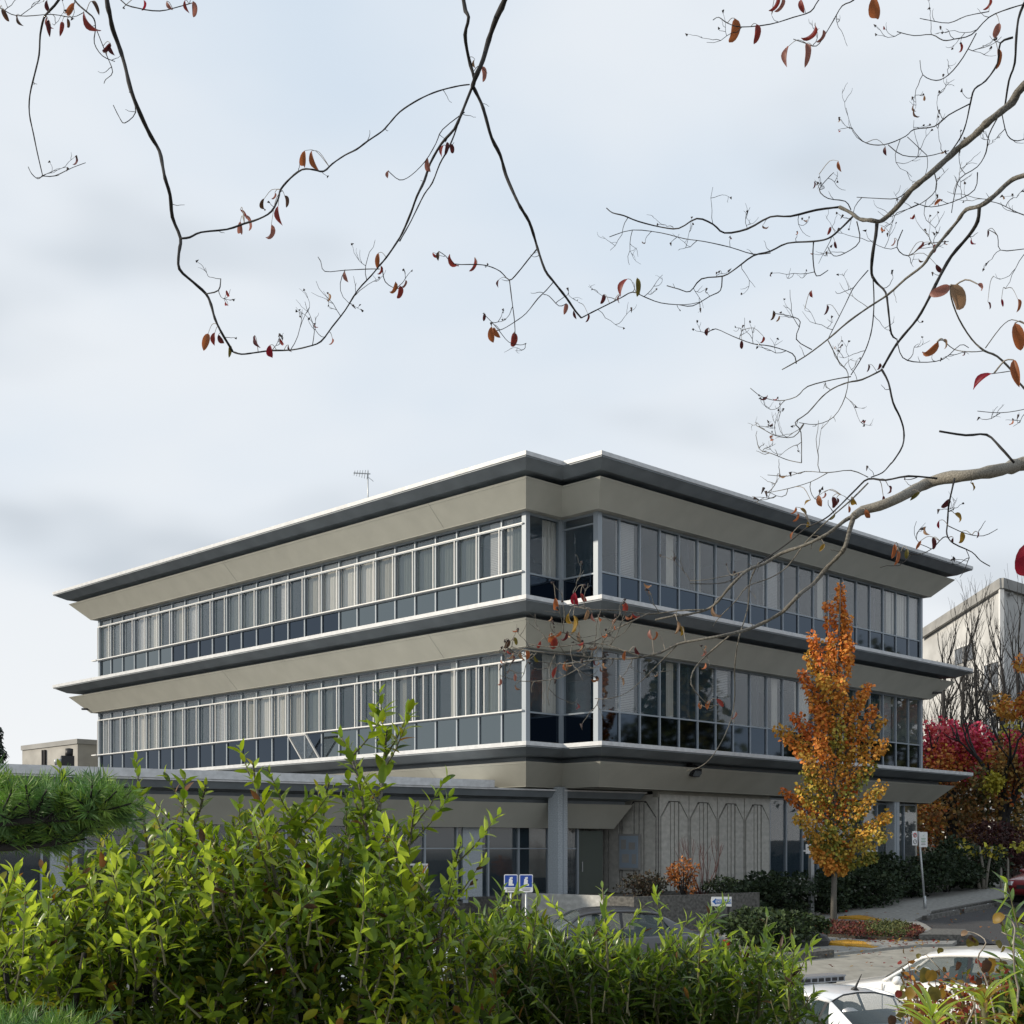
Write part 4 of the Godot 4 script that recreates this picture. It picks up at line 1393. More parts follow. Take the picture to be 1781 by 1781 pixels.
func build_far_trees() -> void:
	boxes.leaf_small = leaf_mesh(0.16, 0.13, 0.3, 0.5, 0.0, 3)
	boxes.leaf_med = leaf_mesh(0.11, 0.10, 0.3, 0.5, 0.0, 3)
	boxes.leaf_tiny = leaf_mesh(0.07, 0.05, 0.3, 0.5, 0.0, 2)
	var pinkish := [Color(0.58, 0.05, 0.12), Color(0.48, 0.045, 0.09), Color(0.60, 0.11, 0.10), Color(0.40, 0.03, 0.06), Color(0.62, 0.16, 0.18)]
	var orange := [Color(0.52, 0.17, 0.04), Color(0.46, 0.12, 0.03), Color(0.52, 0.27, 0.05)]
	var brown := [Color(0.20, 0.10, 0.04), Color(0.27, 0.13, 0.04), Color(0.15, 0.11, 0.04), Color(0.30, 0.19, 0.05)]
	var olive := [Color(0.09, 0.10, 0.03), Color(0.14, 0.12, 0.035), Color(0.07, 0.07, 0.025)]
	var yellow := [Color(0.42, 0.38, 0.04), Color(0.34, 0.32, 0.05)]
	rng.seed = 41
	# crimson tree beside the end of the block
	var cl := []
	for i in 46:
		cl.append([P(rng.randf_range(1606, 1716), rng.randf_range(1268, 1345), rng.randf_range(60, 63)), rng.randf_range(0.5, 0.85), pinkish])
	for i in 14:
		cl.append([P(rng.randf_range(1620, 1720), rng.randf_range(1310, 1350), rng.randf_range(59.5, 61)), 0.7, orange])
	for i in 40:
		cl.append([P(rng.randf_range(1585, 1712), rng.randf_range(1345, 1490), rng.randf_range(58.5, 63)), rng.randf_range(0.6, 1.0), brown])
	for i in 12:
		cl.append([P(rng.randf_range(1560, 1640), rng.randf_range(1395, 1470), rng.randf_range(57, 60)), 0.8, brown + orange])
	var b := P(1655, 1545, 60)
	b.y = H(b.x, b.z)
	far_tree("crimson_tree", "tree with crimson top and brown lower leaves at the block's end", b, 8.0, 0.33, cl, 90, boxes.leaf_small, 0.7, 1.3)
	# mixed orange and green tree at the right edge
	cl = []
	for i in 30:
		cl.append([P(rng.randf_range(1700, 1800), rng.randf_range(1345, 1480), rng.randf_range(57, 62)), rng.randf_range(0.6, 1.0), brown + olive])
	for i in 26:
		cl.append([P(rng.randf_range(1725, 1800), rng.randf_range(1270, 1390), rng.randf_range(57, 60)), 0.6, pick([brown, orange, brown + yellow, brown])])
	for i in 7:
		cl.append([P(rng.randf_range(1755, 1800), rng.randf_range(1285, 1330), rng.randf_range(57, 59)), 0.5, pinkish])
	for i in 3:
		cl.append([P(rng.randf_range(1722, 1740), rng.randf_range(1348, 1368), 57), 0.3, yellow])
	for i in 9:
		cl.append([P(rng.randf_range(1735, 1800), rng.randf_range(1150, 1240), rng.randf_range(50, 54)), 0.38, orange + [Color(0.5, 0.26, 0.04)]])
	b = P(1745, 1560, 58)
	b.y = H(b.x, b.z)
	far_tree("autumn_tree", "broad rust and olive tree behind the street at the picture's edge", b, 8.5, 0.30, cl, 90, boxes.leaf_small, 0.7, 1.3)
	# small yellow tree with several pale stems
	b = gp(1711, 1549)
	var y := thing("yellow_tree", "small multi-stemmed tree with lime-yellow leaves by the far pavement", "tree", b)
	var ys := st_new()
	ys.set_smooth_group(0)
	for q in [[-0.9, 1.7], [-0.15, 1.6], [0.3, 1.6]]:
		add_tube(ys, [Vector3(q[0] * 0.1, -0.2, 0), Vector3(q[0] * 0.4, q[1] * 0.5, 0.1), Vector3(q[0], q[1], 0)], [0.07, 0.055, 0.035], 6)
	part("stems", done(ys), M.bark_light, y)
	var xf := []
	var co := []
	for i in 7:
		clump_leaves([[Vector3(rng.randf_range(-1.0, 0.7), rng.randf_range(1.4, 1.65), rng.randf_range(-0.4, 0.4)), 0.18, yellow]], 18, xf, co, 0.7, 1.2)
	for i in 3:
		clump_leaves([[Vector3(rng.randf_range(1.2, 2.0), rng.randf_range(1.5, 1.9), rng.randf_range(-0.5, 0.5)), 0.25, yellow]], 22, xf, co, 0.7, 1.2)
	swarm("crown", boxes.leaf_small, M.leaf_far, xf, co, y)
	# leafless trees
	bare_tree("leafless tree nearest the office block with rusty leaves low down", 1632, 1500, 1075, 66, 5, brown + olive)
	bare_tree("slim leafless tree rising before the cream block's pale side", 1680, 1500, 1045, 68, 9, olive + brown)
	bare_tree("leafless tree with dark straight stem by the cream block's small window", 1706, 1500, 1052, 70, 14, [])
	bare_tree("leafless tree with twin stems before the cream block's corner", 1738, 1500, 1062, 65, 23, brown)
	bare_tree("leafless tree at the picture's edge before the shaded gable", 1766, 1500, 1030, 67, 31, [])
	# dark conifer behind the wing
	rng.seed = 8
	var cb := P(-6, 1400, 95)
	cb.y = 0.0
	var ct := thing("conifer", "dark conifer tip rising behind the wing at the far left", "tree", cb)
	var top := P(-6, 1262, 95).y
	part("trunk", tube_mesh([Vector3(0, -0.3, 0), Vector3(0, top, 0)], [0.3, 0.03], 6), M.bark_dark, ct)
	xf = []
	co = []
	for i in 2600:
		var t := pow(rng.randf(), 0.75)
		var a := rng.randf() * TAU
		var rr := (0.12 + t * 2.1) * (0.5 + 0.5 * rng.randf()) * (0.8 + 0.35 * sin(t * 40.0))
		var p := Vector3(cos(a) * rr, top - t * 9.0 - rr * 0.25, sin(a) * rr)
		xf.append(Transform3D(aim(Vector3(cos(a), -0.3, sin(a)), Vector3.UP, rng.randf_range(1.4, 2.6)), p))
		co.append(jitter(Color(0.025, 0.04, 0.028)))
	swarm("crown", boxes.leaf_small, M.leaf_far, xf, co, ct)
	# tall dark trees across the street, out of the frame, that the street windows mirror
	rng.seed = 27
	for k in 5:
		var tb := Vector3([44.0, 50.0, 47.0, 53.0, 49.0][k], 0.0, [-36.0, -46.0, -57.0, -68.0, -80.0][k])
		tb.y = H(tb.x, tb.z)
		cl = []
		for i in 46:
			var a := rng.randf() * TAU
			var t := rng.randf()
			cl.append([tb + Vector3(cos(a) * 4.5 * (1.1 - t), 3.0 + t * 10.0, sin(a) * 4.5 * (1.1 - t)), 1.5, olive + [Color(0.03, 0.05, 0.02), Color(0.02, 0.035, 0.018)]])
		far_tree("street_tree", ["tall dark tree across the street, nearest of its row", "tall dark tree across the street, second of its row", "tall dark tree across the street, middle of its row", "tall dark tree across the street, fourth of its row", "tall dark tree across the street, farthest of its row"][k], tb, 13.0, 0.4, cl, 60, boxes.leaf_small, 2.2, 4.0, "tall trees across the street")
	# a low wood far away that closes the view between things
	rng.seed = 19
	xf = []
	co = []
	for i in 5200:
		var u := rng.randf_range(1590, 1900)
		var p := P(u, 1480, rng.randf_range(85, 120))
		p.y = rng.randf_range(0.5, 6.5)
		xf.append(Transform3D(aim(rdir(), rdir(), rng.randf_range(3.0, 6.0)), p))
		co.append(jitter(pick(olive + brown + [Color(0.03, 0.045, 0.02), Color(0.025, 0.03, 0.02)])))
	tag(swarm("distant_wood", boxes.leaf_small, M.leaf_far, xf, co, self), "mass of dull green and brown foliage far behind the street", "foliage", "", "stuff")

# ================================================================ the orange maple

func build_maple() -> void:
	rng.seed = 12
	var b := gp(1450, 1612)
	var d := -b.z
	var o := thing("maple_tree", "slender street maple with orange and gold leaves before the office block", "tree", b)
	var loc := func(u: float, v: float, dd: float) -> Vector3: return P(u, v, d + dd) - b
	var st := st_new()
	st.set_smooth_group(0)
	var tr := [Vector3(0, -0.1, 0), loc.call(1450, 1560, 0), loc.call(1452, 1500, 0), loc.call(1452, 1400, 0.05), loc.call(1450, 1300, 0), loc.call(1456, 1180, 0), loc.call(1460, 1080, 0), loc.call(1462, 1020, 0)]
	add_tube(st, tr, [0.10, 0.085, 0.08, 0.07, 0.055, 0.04, 0.025, 0.01], 8)
	var o_ := [Color(0.62, 0.21, 0.035), Color(0.60, 0.24, 0.04), Color(0.58, 0.28, 0.045)]
	var r_ := [Color(0.62, 0.16, 0.035), Color(0.60, 0.19, 0.04)]
	var g_ := [Color(0.54, 0.30, 0.045), Color(0.46, 0.28, 0.045), Color(0.56, 0.33, 0.05)]
	var e_ := [Color(0.26, 0.26, 0.045), Color(0.36, 0.30, 0.05), Color(0.46, 0.33, 0.05), Color(0.20, 0.22, 0.04)]
	# sprays: base on the trunk, tip, colours, thickness
	var sprays := [
		[1462, 1120, 1462, 1018, o_ + r_, 0.16], [1455, 1130, 1440, 1050, o_ + r_, 0.20], [1462, 1130, 1474, 1070, o_, 0.22], [1450, 1180, 1412, 1105, o_ + r_, 0.24], [1455, 1160, 1470, 1110, o_, 0.22], [1450, 1200, 1405, 1140, o_ + g_, 0.20], [1460, 1200, 1480, 1120, o_ + r_, 0.18], [1455, 1190, 1445, 1120, o_, 0.24],
		[1450, 1260, 1395, 1170, r_ + o_, 0.24], [1455, 1240, 1430, 1180, o_ + g_, 0.26], [1460, 1250, 1462, 1180, g_ + o_, 0.26], [1450, 1270, 1412, 1210, o_, 0.28],
		[1450, 1310, 1352, 1268, o_ + g_, 0.24], [1450, 1300, 1380, 1245, o_ + r_, 0.28], [1450, 1330, 1365, 1285, o_ + g_, 0.24], [1450, 1290, 1420, 1230, r_ + o_, 0.28], [1455, 1290, 1500, 1205, g_ + o_, 0.24], [1455, 1270, 1512, 1192, o_, 0.15],
		[1458, 1330, 1520, 1230, g_ + o_, 0.20], [1460, 1350, 1535, 1250, o_ + g_, 0.20], [1460, 1360, 1540, 1290, o_ + g_, 0.24], [1458, 1330, 1490, 1260, g_, 0.28], [1452, 1340, 1455, 1250, g_ + e_, 0.30], [1450, 1360, 1425, 1280, r_ + o_, 0.28], [1450, 1370, 1398, 1310, g_ + o_, 0.28],
		[1452, 1400, 1400, 1340, g_ + e_, 0.28], [1452, 1400, 1470, 1310, g_ + o_, 0.30], [1455, 1400, 1515, 1330, g_ + e_, 0.28], [1450, 1430, 1362, 1378, r_ + o_, 0.22], [1450, 1430, 1390, 1370, e_ + o_, 0.26], [1450, 1420, 1430, 1360, r_ + g_, 0.28], [1455, 1420, 1485, 1350, r_ + g_, 0.28], [1458, 1430, 1535, 1365, e_ + g_, 0.26],
		[1452, 1460, 1388, 1420, e_ + g_, 0.28], [1452, 1470, 1455, 1390, e_ + r_, 0.30], [1455, 1460, 1500, 1400, e_ + g_, 0.30], [1458, 1470, 1550, 1415, e_ + g_, 0.22], [1458, 1480, 1542, 1450, e_, 0.26], [1455, 1480, 1515, 1435, o_ + e_, 0.26],
		[1452, 1490, 1410, 1455, e_ + o_, 0.26], [1452, 1490, 1440, 1440, g_ + e_, 0.28], [1452, 1500, 1415, 1480, o_ + g_, 0.22], [1455, 1500, 1480, 1470, o_ + g_, 0.24], [1455, 1495, 1520, 1490, e_, 0.20], [1452, 1505, 1440, 1500, o_ + g_, 0.20], [1455, 1505, 1470, 1505, o_ + g_, 0.18], [1453, 1500, 1458, 1460, g_ + e_, 0.24],
	]
	var xfs := []
	var cols := []
	for s in sprays:
		var dd := rng.randf_range(-1.0, 1.0) * minf(1.0, absf(s[2] - 1455.0) / 40.0 + 0.55)
		var a: Vector3 = loc.call(s[0], s[1], 0.0)
		var e: Vector3 = loc.call(s[2], s[3], dd)
		var m: Vector3 = a.lerp(e, 0.5) + Vector3(0, -0.12, 0)
		add_tube(st, [a, m, e], [0.025, 0.016, 0.005], 4, false)
		var tone: Color = pick(s[4])
		for i in 290:
			var t := pow(rng.randf(), 0.6)
			var c := a.lerp(m, t * 2.0) if t < 0.5 else m.lerp(e, t * 2.0 - 1.0)
			var off: Vector3 = rdir() * s[5] * 1.15 * pow(rng.randf(), 0.4) * (1.15 - 0.6 * t)
			var dir: Vector3 = (off.normalized() + Vector3(0, -0.5, 0) + rdir() * 0.6).normalized()
			xfs.append(Transform3D(aim(dir, rdir() + Vector3(0, 0.8, 0), rng.randf_range(0.55, 1.15)), c + off))
			cols.append(jitter(tone if rng.randf() < 0.6 else pick(s[4]), 0.22))
	part("trunk", done(st), M.bark_grey, o)
	swarm("crown", boxes.leaf_med, M.leaf_far, xfs, cols, o)

# ================================================================ beds, shrubs

func bush(n: String, label: String, at: Vector3, size: Vector3, cols_in: Array, count: int, leaf: Mesh, smin: float, smax: float, group := "", stem: Material = null) -> Node3D:
	var o := thing(n, label, "shrub", at, rng.randf() * 6.0, group)
	var st := st_new()
	st.set_smooth_group(0)
	for k in 7:
		var a := TAU * k / 7.0 + rng.randf()
		var e := Vector3(cos(a) * size.x * 0.42, size.y * rng.randf_range(0.6, 0.9), sin(a) * size.z * 0.42)
		add_tube(st, [Vector3(0, -0.1, 0), e * Vector3(0.4, 0.5, 0.4), e], [0.025, 0.016, 0.006], 4, false)
	part("stems", done(st), stem if stem != null else M.bark_dark, o)
	var xfs := []
	var cols := []
	var lumps := []
	for k in 14:
		var d := rdir()
		lumps.append(Vector3(d.x * size.x * 0.36, size.y * (0.5 + 0.36 * d.y), d.z * size.z * 0.36))
	for i in count:
		var l: Vector3 = pick(lumps)
		var d := rdir()
		var p := l + d * Vector3(size.x * 0.24, size.y * 0.2, size.z * 0.24) * pow(rng.randf(), 0.35)
		p.y = maxf(p.y, 0.03)
		xfs.append(Transform3D(aim(d + rdir() * 0.7 + Vector3(0, 0.3, 0), rdir() + Vector3(0, 1, 0), rng.randf_range(smin, smax)), p))
		cols.append(jitter(pick(cols_in), 0.3))
	swarm("foliage", leaf, M.leaf_far, xfs, cols, o)
	return o

func build_beds() -> void:
	rng.seed = 61
	var dark := [Color(0.018, 0.035, 0.016), Color(0.025, 0.045, 0.02), Color(0.035, 0.055, 0.022)]
	var labs := ["dark evergreen shrub beside the patterned wall's end", "dark evergreen shrub under the tall street windows", "dark evergreen shrub behind the square steel post", "dark fern-like shrub behind the maple trunk", "dark evergreen shrub right of the maple trunk", "dark evergreen shrub before the far blue column", "dark evergreen shrub just short of the parking pole", "dark evergreen shrub behind the parking pole"]
	for k in 8:
		var c := bw([5.6, 7.6, 9.6, 11.6, 13.6, 15.6, 17.6, 19.6][k], 0, [3.6, 3.4, 3.6, 3.9, 3.5, 3.6, 3.8, 3.6][k])
		bush("evergreen_shrub", labs[k], Vector3(c.x, H(c.x, c.z), c.z), Vector3(2.7, [1.25, 1.5, 1.4, 1.3, 1.7, 1.75, 1.6, 1.9][k], 2.4), dark, 2600, boxes.leaf_med, 0.7, 1.3, "dark evergreens along the street front")
	for q in [[23.2, 3.0, 3.0, 2.3, "burgundy shrub on the bank beyond the parking pole", [Color(0.05, 0.012, 0.014), Color(0.035, 0.012, 0.012), Color(0.06, 0.02, 0.015)]], [27.5, 3.2, 3.2, 1.7, "rust-brown shrub at the foot of the yellow tree", [Color(0.16, 0.06, 0.025), Color(0.12, 0.06, 0.03), Color(0.2, 0.1, 0.04)]], [31.5, 2.6, 3.0, 1.4, "low olive shrub beside the red car", [Color(0.06, 0.065, 0.025), Color(0.09, 0.07, 0.03)]]]:
		var c := bw(q[0], 0, q[1])
		bush("bank_shrub", q[4], Vector3(c.x, H(c.x, c.z), c.z), Vector3(q[2] * 1.3, q[3], q[2]), q[5], 3200, boxes.leaf_med, 0.7, 1.4, "shrubs on the bank beyond the office")
	for q in [[1742, 1543, 1500], [1736, 1545, 1510]]:
		pass
	# two slim pale stakes near the yellow tree
	for k in 2:
		var s := gp([1753.0, 1741.0][k], [1546.0, 1548.0][k])
		var h := P(0, [1496.0, 1512.0][k], -s.z).y - s.y
		var tk := thing("timber_stake", ["taller pale timber stake near the red car", "shorter pale timber stake near the red car"][k], "stake", s)
		part("shaft", tube_mesh([Vector3(0, -0.1, 0), Vector3(0, h, 0)], [0.05, 0.045], 6), M.bark_light, tk)
		part("tip", tube_mesh([Vector3(0, h, 0), Vector3(0, h + 0.08, 0)], [0.045, 0.01], 6), M.bark_light, tk)
	# planter before the entrance
	var pl := [
		[0.2, 4.1, Vector3(1.3, 0.75, 1.2), "dark leafy plant in the planter below the notice case", [Color(0.03, 0.03, 0.02), Color(0.05, 0.035, 0.02)]],
		[1.1, 3.6, Vector3(1.0, 0.6, 1.0), "low brown plant in the planter beside the dark leafy one", [Color(0.09, 0.05, 0.025), Color(0.05, 0.05, 0.025)]],
		[1.95, 4.2, Vector3(0.85, 1.05, 0.85), "upright orange shrub in the planter before the patterned wall", [Color(0.40, 0.15, 0.03), Color(0.34, 0.11, 0.03), Color(0.28, 0.13, 0.04)]],
		[3.3, 4.5, Vector3(1.0, 0.5, 1.0), "small dark shrub at the planter's end", [Color(0.02, 0.035, 0.018), Color(0.03, 0.05, 0.02)]]]
	for q in pl:
		var c := bw(q[0], 0.95, q[1])
		bush("planter_shrub", q[3], c, q[2], q[4], 700, boxes.leaf_tiny, 0.8, 1.6)
	# bare red-stemmed shrub
	var rb := bw(3.15, 0.95, 3.9)
	var rs := thing("bare_shrub", "leafless red-stemmed shrub fanning out before the patterned wall", "shrub", rb)
	for k in 9:
		var st := st_new()
		st.set_smooth_group(0)
		var a := -0.75 + k * 0.19
		var tips := []
		limb(st, Vector3(a * 0.1, -0.1, 0), Vector3(a * 0.7, 1.0, rng.randf_range(-0.3, 0.3)), rng.randf_range(0.55, 0.85), 0.018, 2, tips, 0.28, 0.35)
		part("stem", done(st), M.stem_red, rs)
	# planted island round the maple
	var isl := [gp(1410, 1622), gp(1440, 1614), gp(1500, 1616), gp(1560, 1618), gp(1598, 1624), gp(1610, 1634), gp(1585, 1641), gp(1500, 1638), gp(1420, 1632)]
	struct("planting_bed", ground_piece(isl, 0.13, 0.2, 0.4), M.soil)
	var poly := PackedVector2Array()
	for p in isl:
		poly.append(Vector2(p.x, p.z))
	var xfs := []
	var cols := []
	for i in 14000:
		var u := rng.randf_range(1408, 1614)
		var v := rng.randf_range(1612, 1643)
		var g := gp(u, v)
		if not Geometry2D.is_point_in_polygon(Vector2(g.x, g.z), poly):
			continue
		var green := smoothstep(1490, 1545, u) * (1.0 - smoothstep(1565, 1590, u)) > rng.randf() * 1.3
		g.y += 0.10 + rng.randf() * (0.20 if green else 0.13)
		xfs.append(Transform3D(aim(rdir() + Vector3(0, 0.7, 0), rdir() + Vector3(0, 1, 0), rng.randf_range(0.7, 1.3)), g))
		cols.append(jitter(pick([Color(0.06, 0.08, 0.022), Color(0.09, 0.10, 0.03)]) if green else pick([Color(0.12, 0.022, 0.02), Color(0.07, 0.02, 0.018), Color(0.15, 0.05, 0.025), Color(0.06, 0.04, 0.02)]), 0.3))
	tag(swarm("ground_cover", boxes.leaf_tiny, M.leaf_far, xfs, cols, self), "dark red and green ground cover in the maple's island", "ground cover", "", "stuff")
	# mound shrubs between the hedge and the yellow pad
	for q in [[1345, 1658, 1.7, 0.95, "rounded evergreen bush beside the near kerb"], [1385, 1642, 1.4, 0.75, "rounded evergreen bush between the kerb and the maple"], [1310, 1648, 1.6, 0.9, "rounded evergreen bush below the ENTRANCE sign"]]:
		bush("mound_shrub", q[4], gp(q[0], q[1]), Vector3(q[2], q[3], q[2]), [Color(0.035, 0.06, 0.02), Color(0.05, 0.08, 0.025), Color(0.025, 0.04, 0.018)], 2600, boxes.leaf_med, 0.6, 1.1, "evergreen mounds by the near kerb")

# ================================================================ laurel hedge on the bank

var lv := {}

func top_line(pts: Array, u: float) -> float:
	for i in pts.size() - 1:
		if u <= pts[i + 1].x:
			return lerpf(pts[i].y, pts[i + 1].y, clampf((u - pts[i].x) / (pts[i + 1].x - pts[i].x), 0.0, 1.0))
	return pts[-1].y

# one leafy shoot: woody line and its leaves
func shoot(st: SurfaceTool, pts: Array, r: float, bare: float, gap: float, lsize: Vector2, out: Array, tone: int) -> void:
	var rad := []
	for i in pts.size():
		rad.append(r * (1.0 - 0.7 * i / maxf(1.0, pts.size() - 1.0)))
	add_tube(st, pts, rad, 5, false)
	var total := 0.0
	for i in pts.size() - 1:
		total += pts[i].distance_to(pts[i + 1])
	var run := total * bare
	var k := rng.randi() % 7
	while run < total:
		var s := run
		var i := 0
		while i < pts.size() - 2 and s > pts[i].distance_to(pts[i + 1]):
			s -= pts[i].distance_to(pts[i + 1])
			i += 1
		var seg: Vector3 = pts[i + 1] - pts[i]
		var p: Vector3 = pts[i] + seg.normalized() * minf(s, seg.length())
		var ax := seg.normalized()
		var t := run / total
		var side := ax.cross(Vector3(0.3, 0.1, 0.9)).normalized().rotated(ax, k * 2.4 + rng.randf_range(-0.4, 0.4))
		var ang := lerpf(1.15, 0.45, t) + rng.randf_range(-0.2, 0.2)
		var dir := ax * cos(ang) + side * sin(ang)
		dir.y -= rng.randf_range(0.0, 0.25) * (1.0 - t)
		var face := ax * sin(ang) - side * cos(ang) + rdir() * 0.35
		var size := rng.randf_range(lsize.x, lsize.y) * (1.0 - 0.35 * smoothstep(0.85, 1.0, t))
		out.append([Transform3D(aim(dir, face, size), p), (tone if rng.randf() < 0.75 else rng.randi() % 4) if rng.randf() > 0.018 else 4])
		run += gap * rng.randf_range(0.7, 1.3)
		k += 1

func laurel(n: String, label: String, u0: float, u1: float, top: Array, d0: float, d1: float, shoots: int, leaders: Array, narrow: bool, seed_: int, singles: int, group: String) -> void:
	rng.seed = seed_
	var dm := (d0 + d1) / 2
	var base := P((u0 + u1) / 2, 1480, dm)
	base.y = H(base.x, base.z)
	var o := thing(n, label, "shrub", base, 0.0, group)
	var st := st_new()
	st.set_smooth_group(0)
	var leaves := []
	var gap := 0.019 if not narrow else 0.016
	var ls := Vector2(0.42, 0.95) if not narrow else Vector2(0.6, 1.0)
	# traced leaders
	for l in leaders:
		var q := []
		var dd: float = l[0]
		for k in range(1, l.size(), 2):
			q.append(P(l[k], l[k + 1] + 30.0, dd + 0.10 * sin(k * 1.7)) - base)
		var run := curve_between(q, 3)
		var sl := st_new()
		sl.set_smooth_group(0)
		shoot(sl, run, 0.013, 0.30, gap, ls, leaves, 0 if rng.randf() < 0.7 else 1)
		part("stem", done(sl), M.bark_grey if not narrow else M.stem_green, o)
		for k in 5:
			var p: Vector3 = run[int(run.size() * rng.randf_range(0.25, 0.8))]
			var dir := Vector3(rng.randf_range(-0.9, 0.9), rng.randf_range(0.5, 1.0), rng.randf_range(-0.5, 0.5)).normalized()
			var ln := rng.randf_range(0.16, 0.30)
			shoot(st, [p, p + dir * ln * 0.5, p + dir * ln + Vector3(0, 0.04, 0)], 0.005, 0.15, gap, ls * 0.9, leaves, rng.randi() % 2)
	# body of the bush
	for i in int(shoots * 1.35):
		var u := rng.randf_range(u0, u1)
		var tl := top_line(top, u) + (0.0 if u < 560.0 else 14.0)
		var v := tl + (1800.0 - tl) * pow(rng.randf(), 1.35) * 1.02
		var d := rng.randf_range(d0, d1)
		var tip := P(u, v, d) - base
		var dir := Vector3(rng.randfn(0, 0.45), 1.0, rng.randfn(0, 0.35)).normalized()
		var ln := rng.randf_range(0.28, 0.55)
		var b0 := tip - dir * ln + Vector3(rng.randfn(0, 0.06), -0.05, rng.randfn(0, 0.06))
		var tone: int = [0, 0, 1, 1, 1, 2, 2, 3][rng.randi() % 8] if rng.randf() < 0.8 else 1
		if tone == 3 and rng.randf() < 0.7:
			tone = 0
		shoot(st, [b0, b0.lerp(tip, 0.5) + Vector3(rng.randfn(0, 0.015), 0, rng.randfn(0, 0.015)), tip], 0.006, 0.12, gap, ls, leaves, tone)
	# trunks down to the soil
	for k in 5:
		var uu := lerpf(u0, u1, (k + 0.5) / 5.0)
		var dd := rng.randf_range(d0 + 0.2, d1 - 0.1)
		var tp := P(uu, top_line(top, uu) + 170.0, dd) - base
		var gx := P(lerpf(uu, (u0 + u1) / 2, 0.4), 1480, dd)
		var foot := Vector3(gx.x, H(gx.x, gx.z) - 0.1, gx.z) - base
		part("stem", tube_mesh(curve_between([foot, foot.lerp(tp, 0.5) + Vector3(rng.randfn(0, 0.06), 0, rng.randfn(0, 0.05)), tp], 3), [0.024, 0.022, 0.02, 0.018, 0.016, 0.014, 0.012], 6), M.bark_dark, o)
	part("twigs", done(st), M.stem_green, o)
	# low inner foliage so that the bush is dense down to its foot
	for i in int(shoots * 2.3):
		var u := rng.randf_range(u0 - 25, u1 + 25)
		var d := rng.randf_range(d0 + 0.15, d1 + 0.45)
		var tip := P(u, top_line(top, u) + 90.0 + rng.randf() * 400.0, d) - base
		var s2 := st_new()
		var dir := Vector3(rng.randfn(0, 0.6), 1.0, rng.randfn(0, 0.6)).normalized()
		shoot(s2, [tip - dir * 0.4, tip], 0.004, 0.05, gap, ls, leaves, [1, 2, 2][rng.randi() % 3])
	# the leaves nearest the eye are pieces of their own
	var meshes: Array = lv.narrow if narrow else lv.broad
	var tones := [M.green_fresh, M.green_mid, M.green_deep, M.green_yellow, M.leaf_brown] if not narrow else [M.green_mid, M.green_deep, M.green_deep, M.green_fresh, M.leaf_brown]
	var order := range(leaves.size())
	var eye := Vector3(0, EYE, 0) - base
	var score := []
	for l in leaves:
		var w: Vector3 = l[0].origin + base
		var v := HV - (w.y - EYE) / (-w.z) * F
		score.append(-w.z + maxf(0.0, v - 1640.0) * 0.006)
	order.sort_custom(func(a, b): return score[a] < score[b])
	var xfs := [[], []]
	var cols := [[], []]
	var tint := [Color(0.28, 0.36, 0.032), Color(0.185, 0.265, 0.032), Color(0.08, 0.135, 0.026), Color(0.33, 0.31, 0.04), Color(0.22, 0.10, 0.04)]
	if narrow:
		tint = [Color(0.13, 0.19, 0.030), Color(0.08, 0.135, 0.026), Color(0.042, 0.08, 0.020), Color(0.20, 0.22, 0.035), Color(0.20, 0.10, 0.04)]
	for i in order.size():
		var l: Array = leaves[order[i]]
		if i < singles:
			part("leaf", meshes[order[i] % meshes.size()], tones[l[1]], o, l[0].origin, l[0].basis)
		else:
			var k: int = order[i] % 2
			xfs[k].append(l[0])
			cols[k].append(jitter(tint[l[1]], 0.22))
	for k in 2:
		if xfs[k].size() > 0:
			swarm("foliage", meshes[k], M.leaf, xfs[k], cols[k], o)

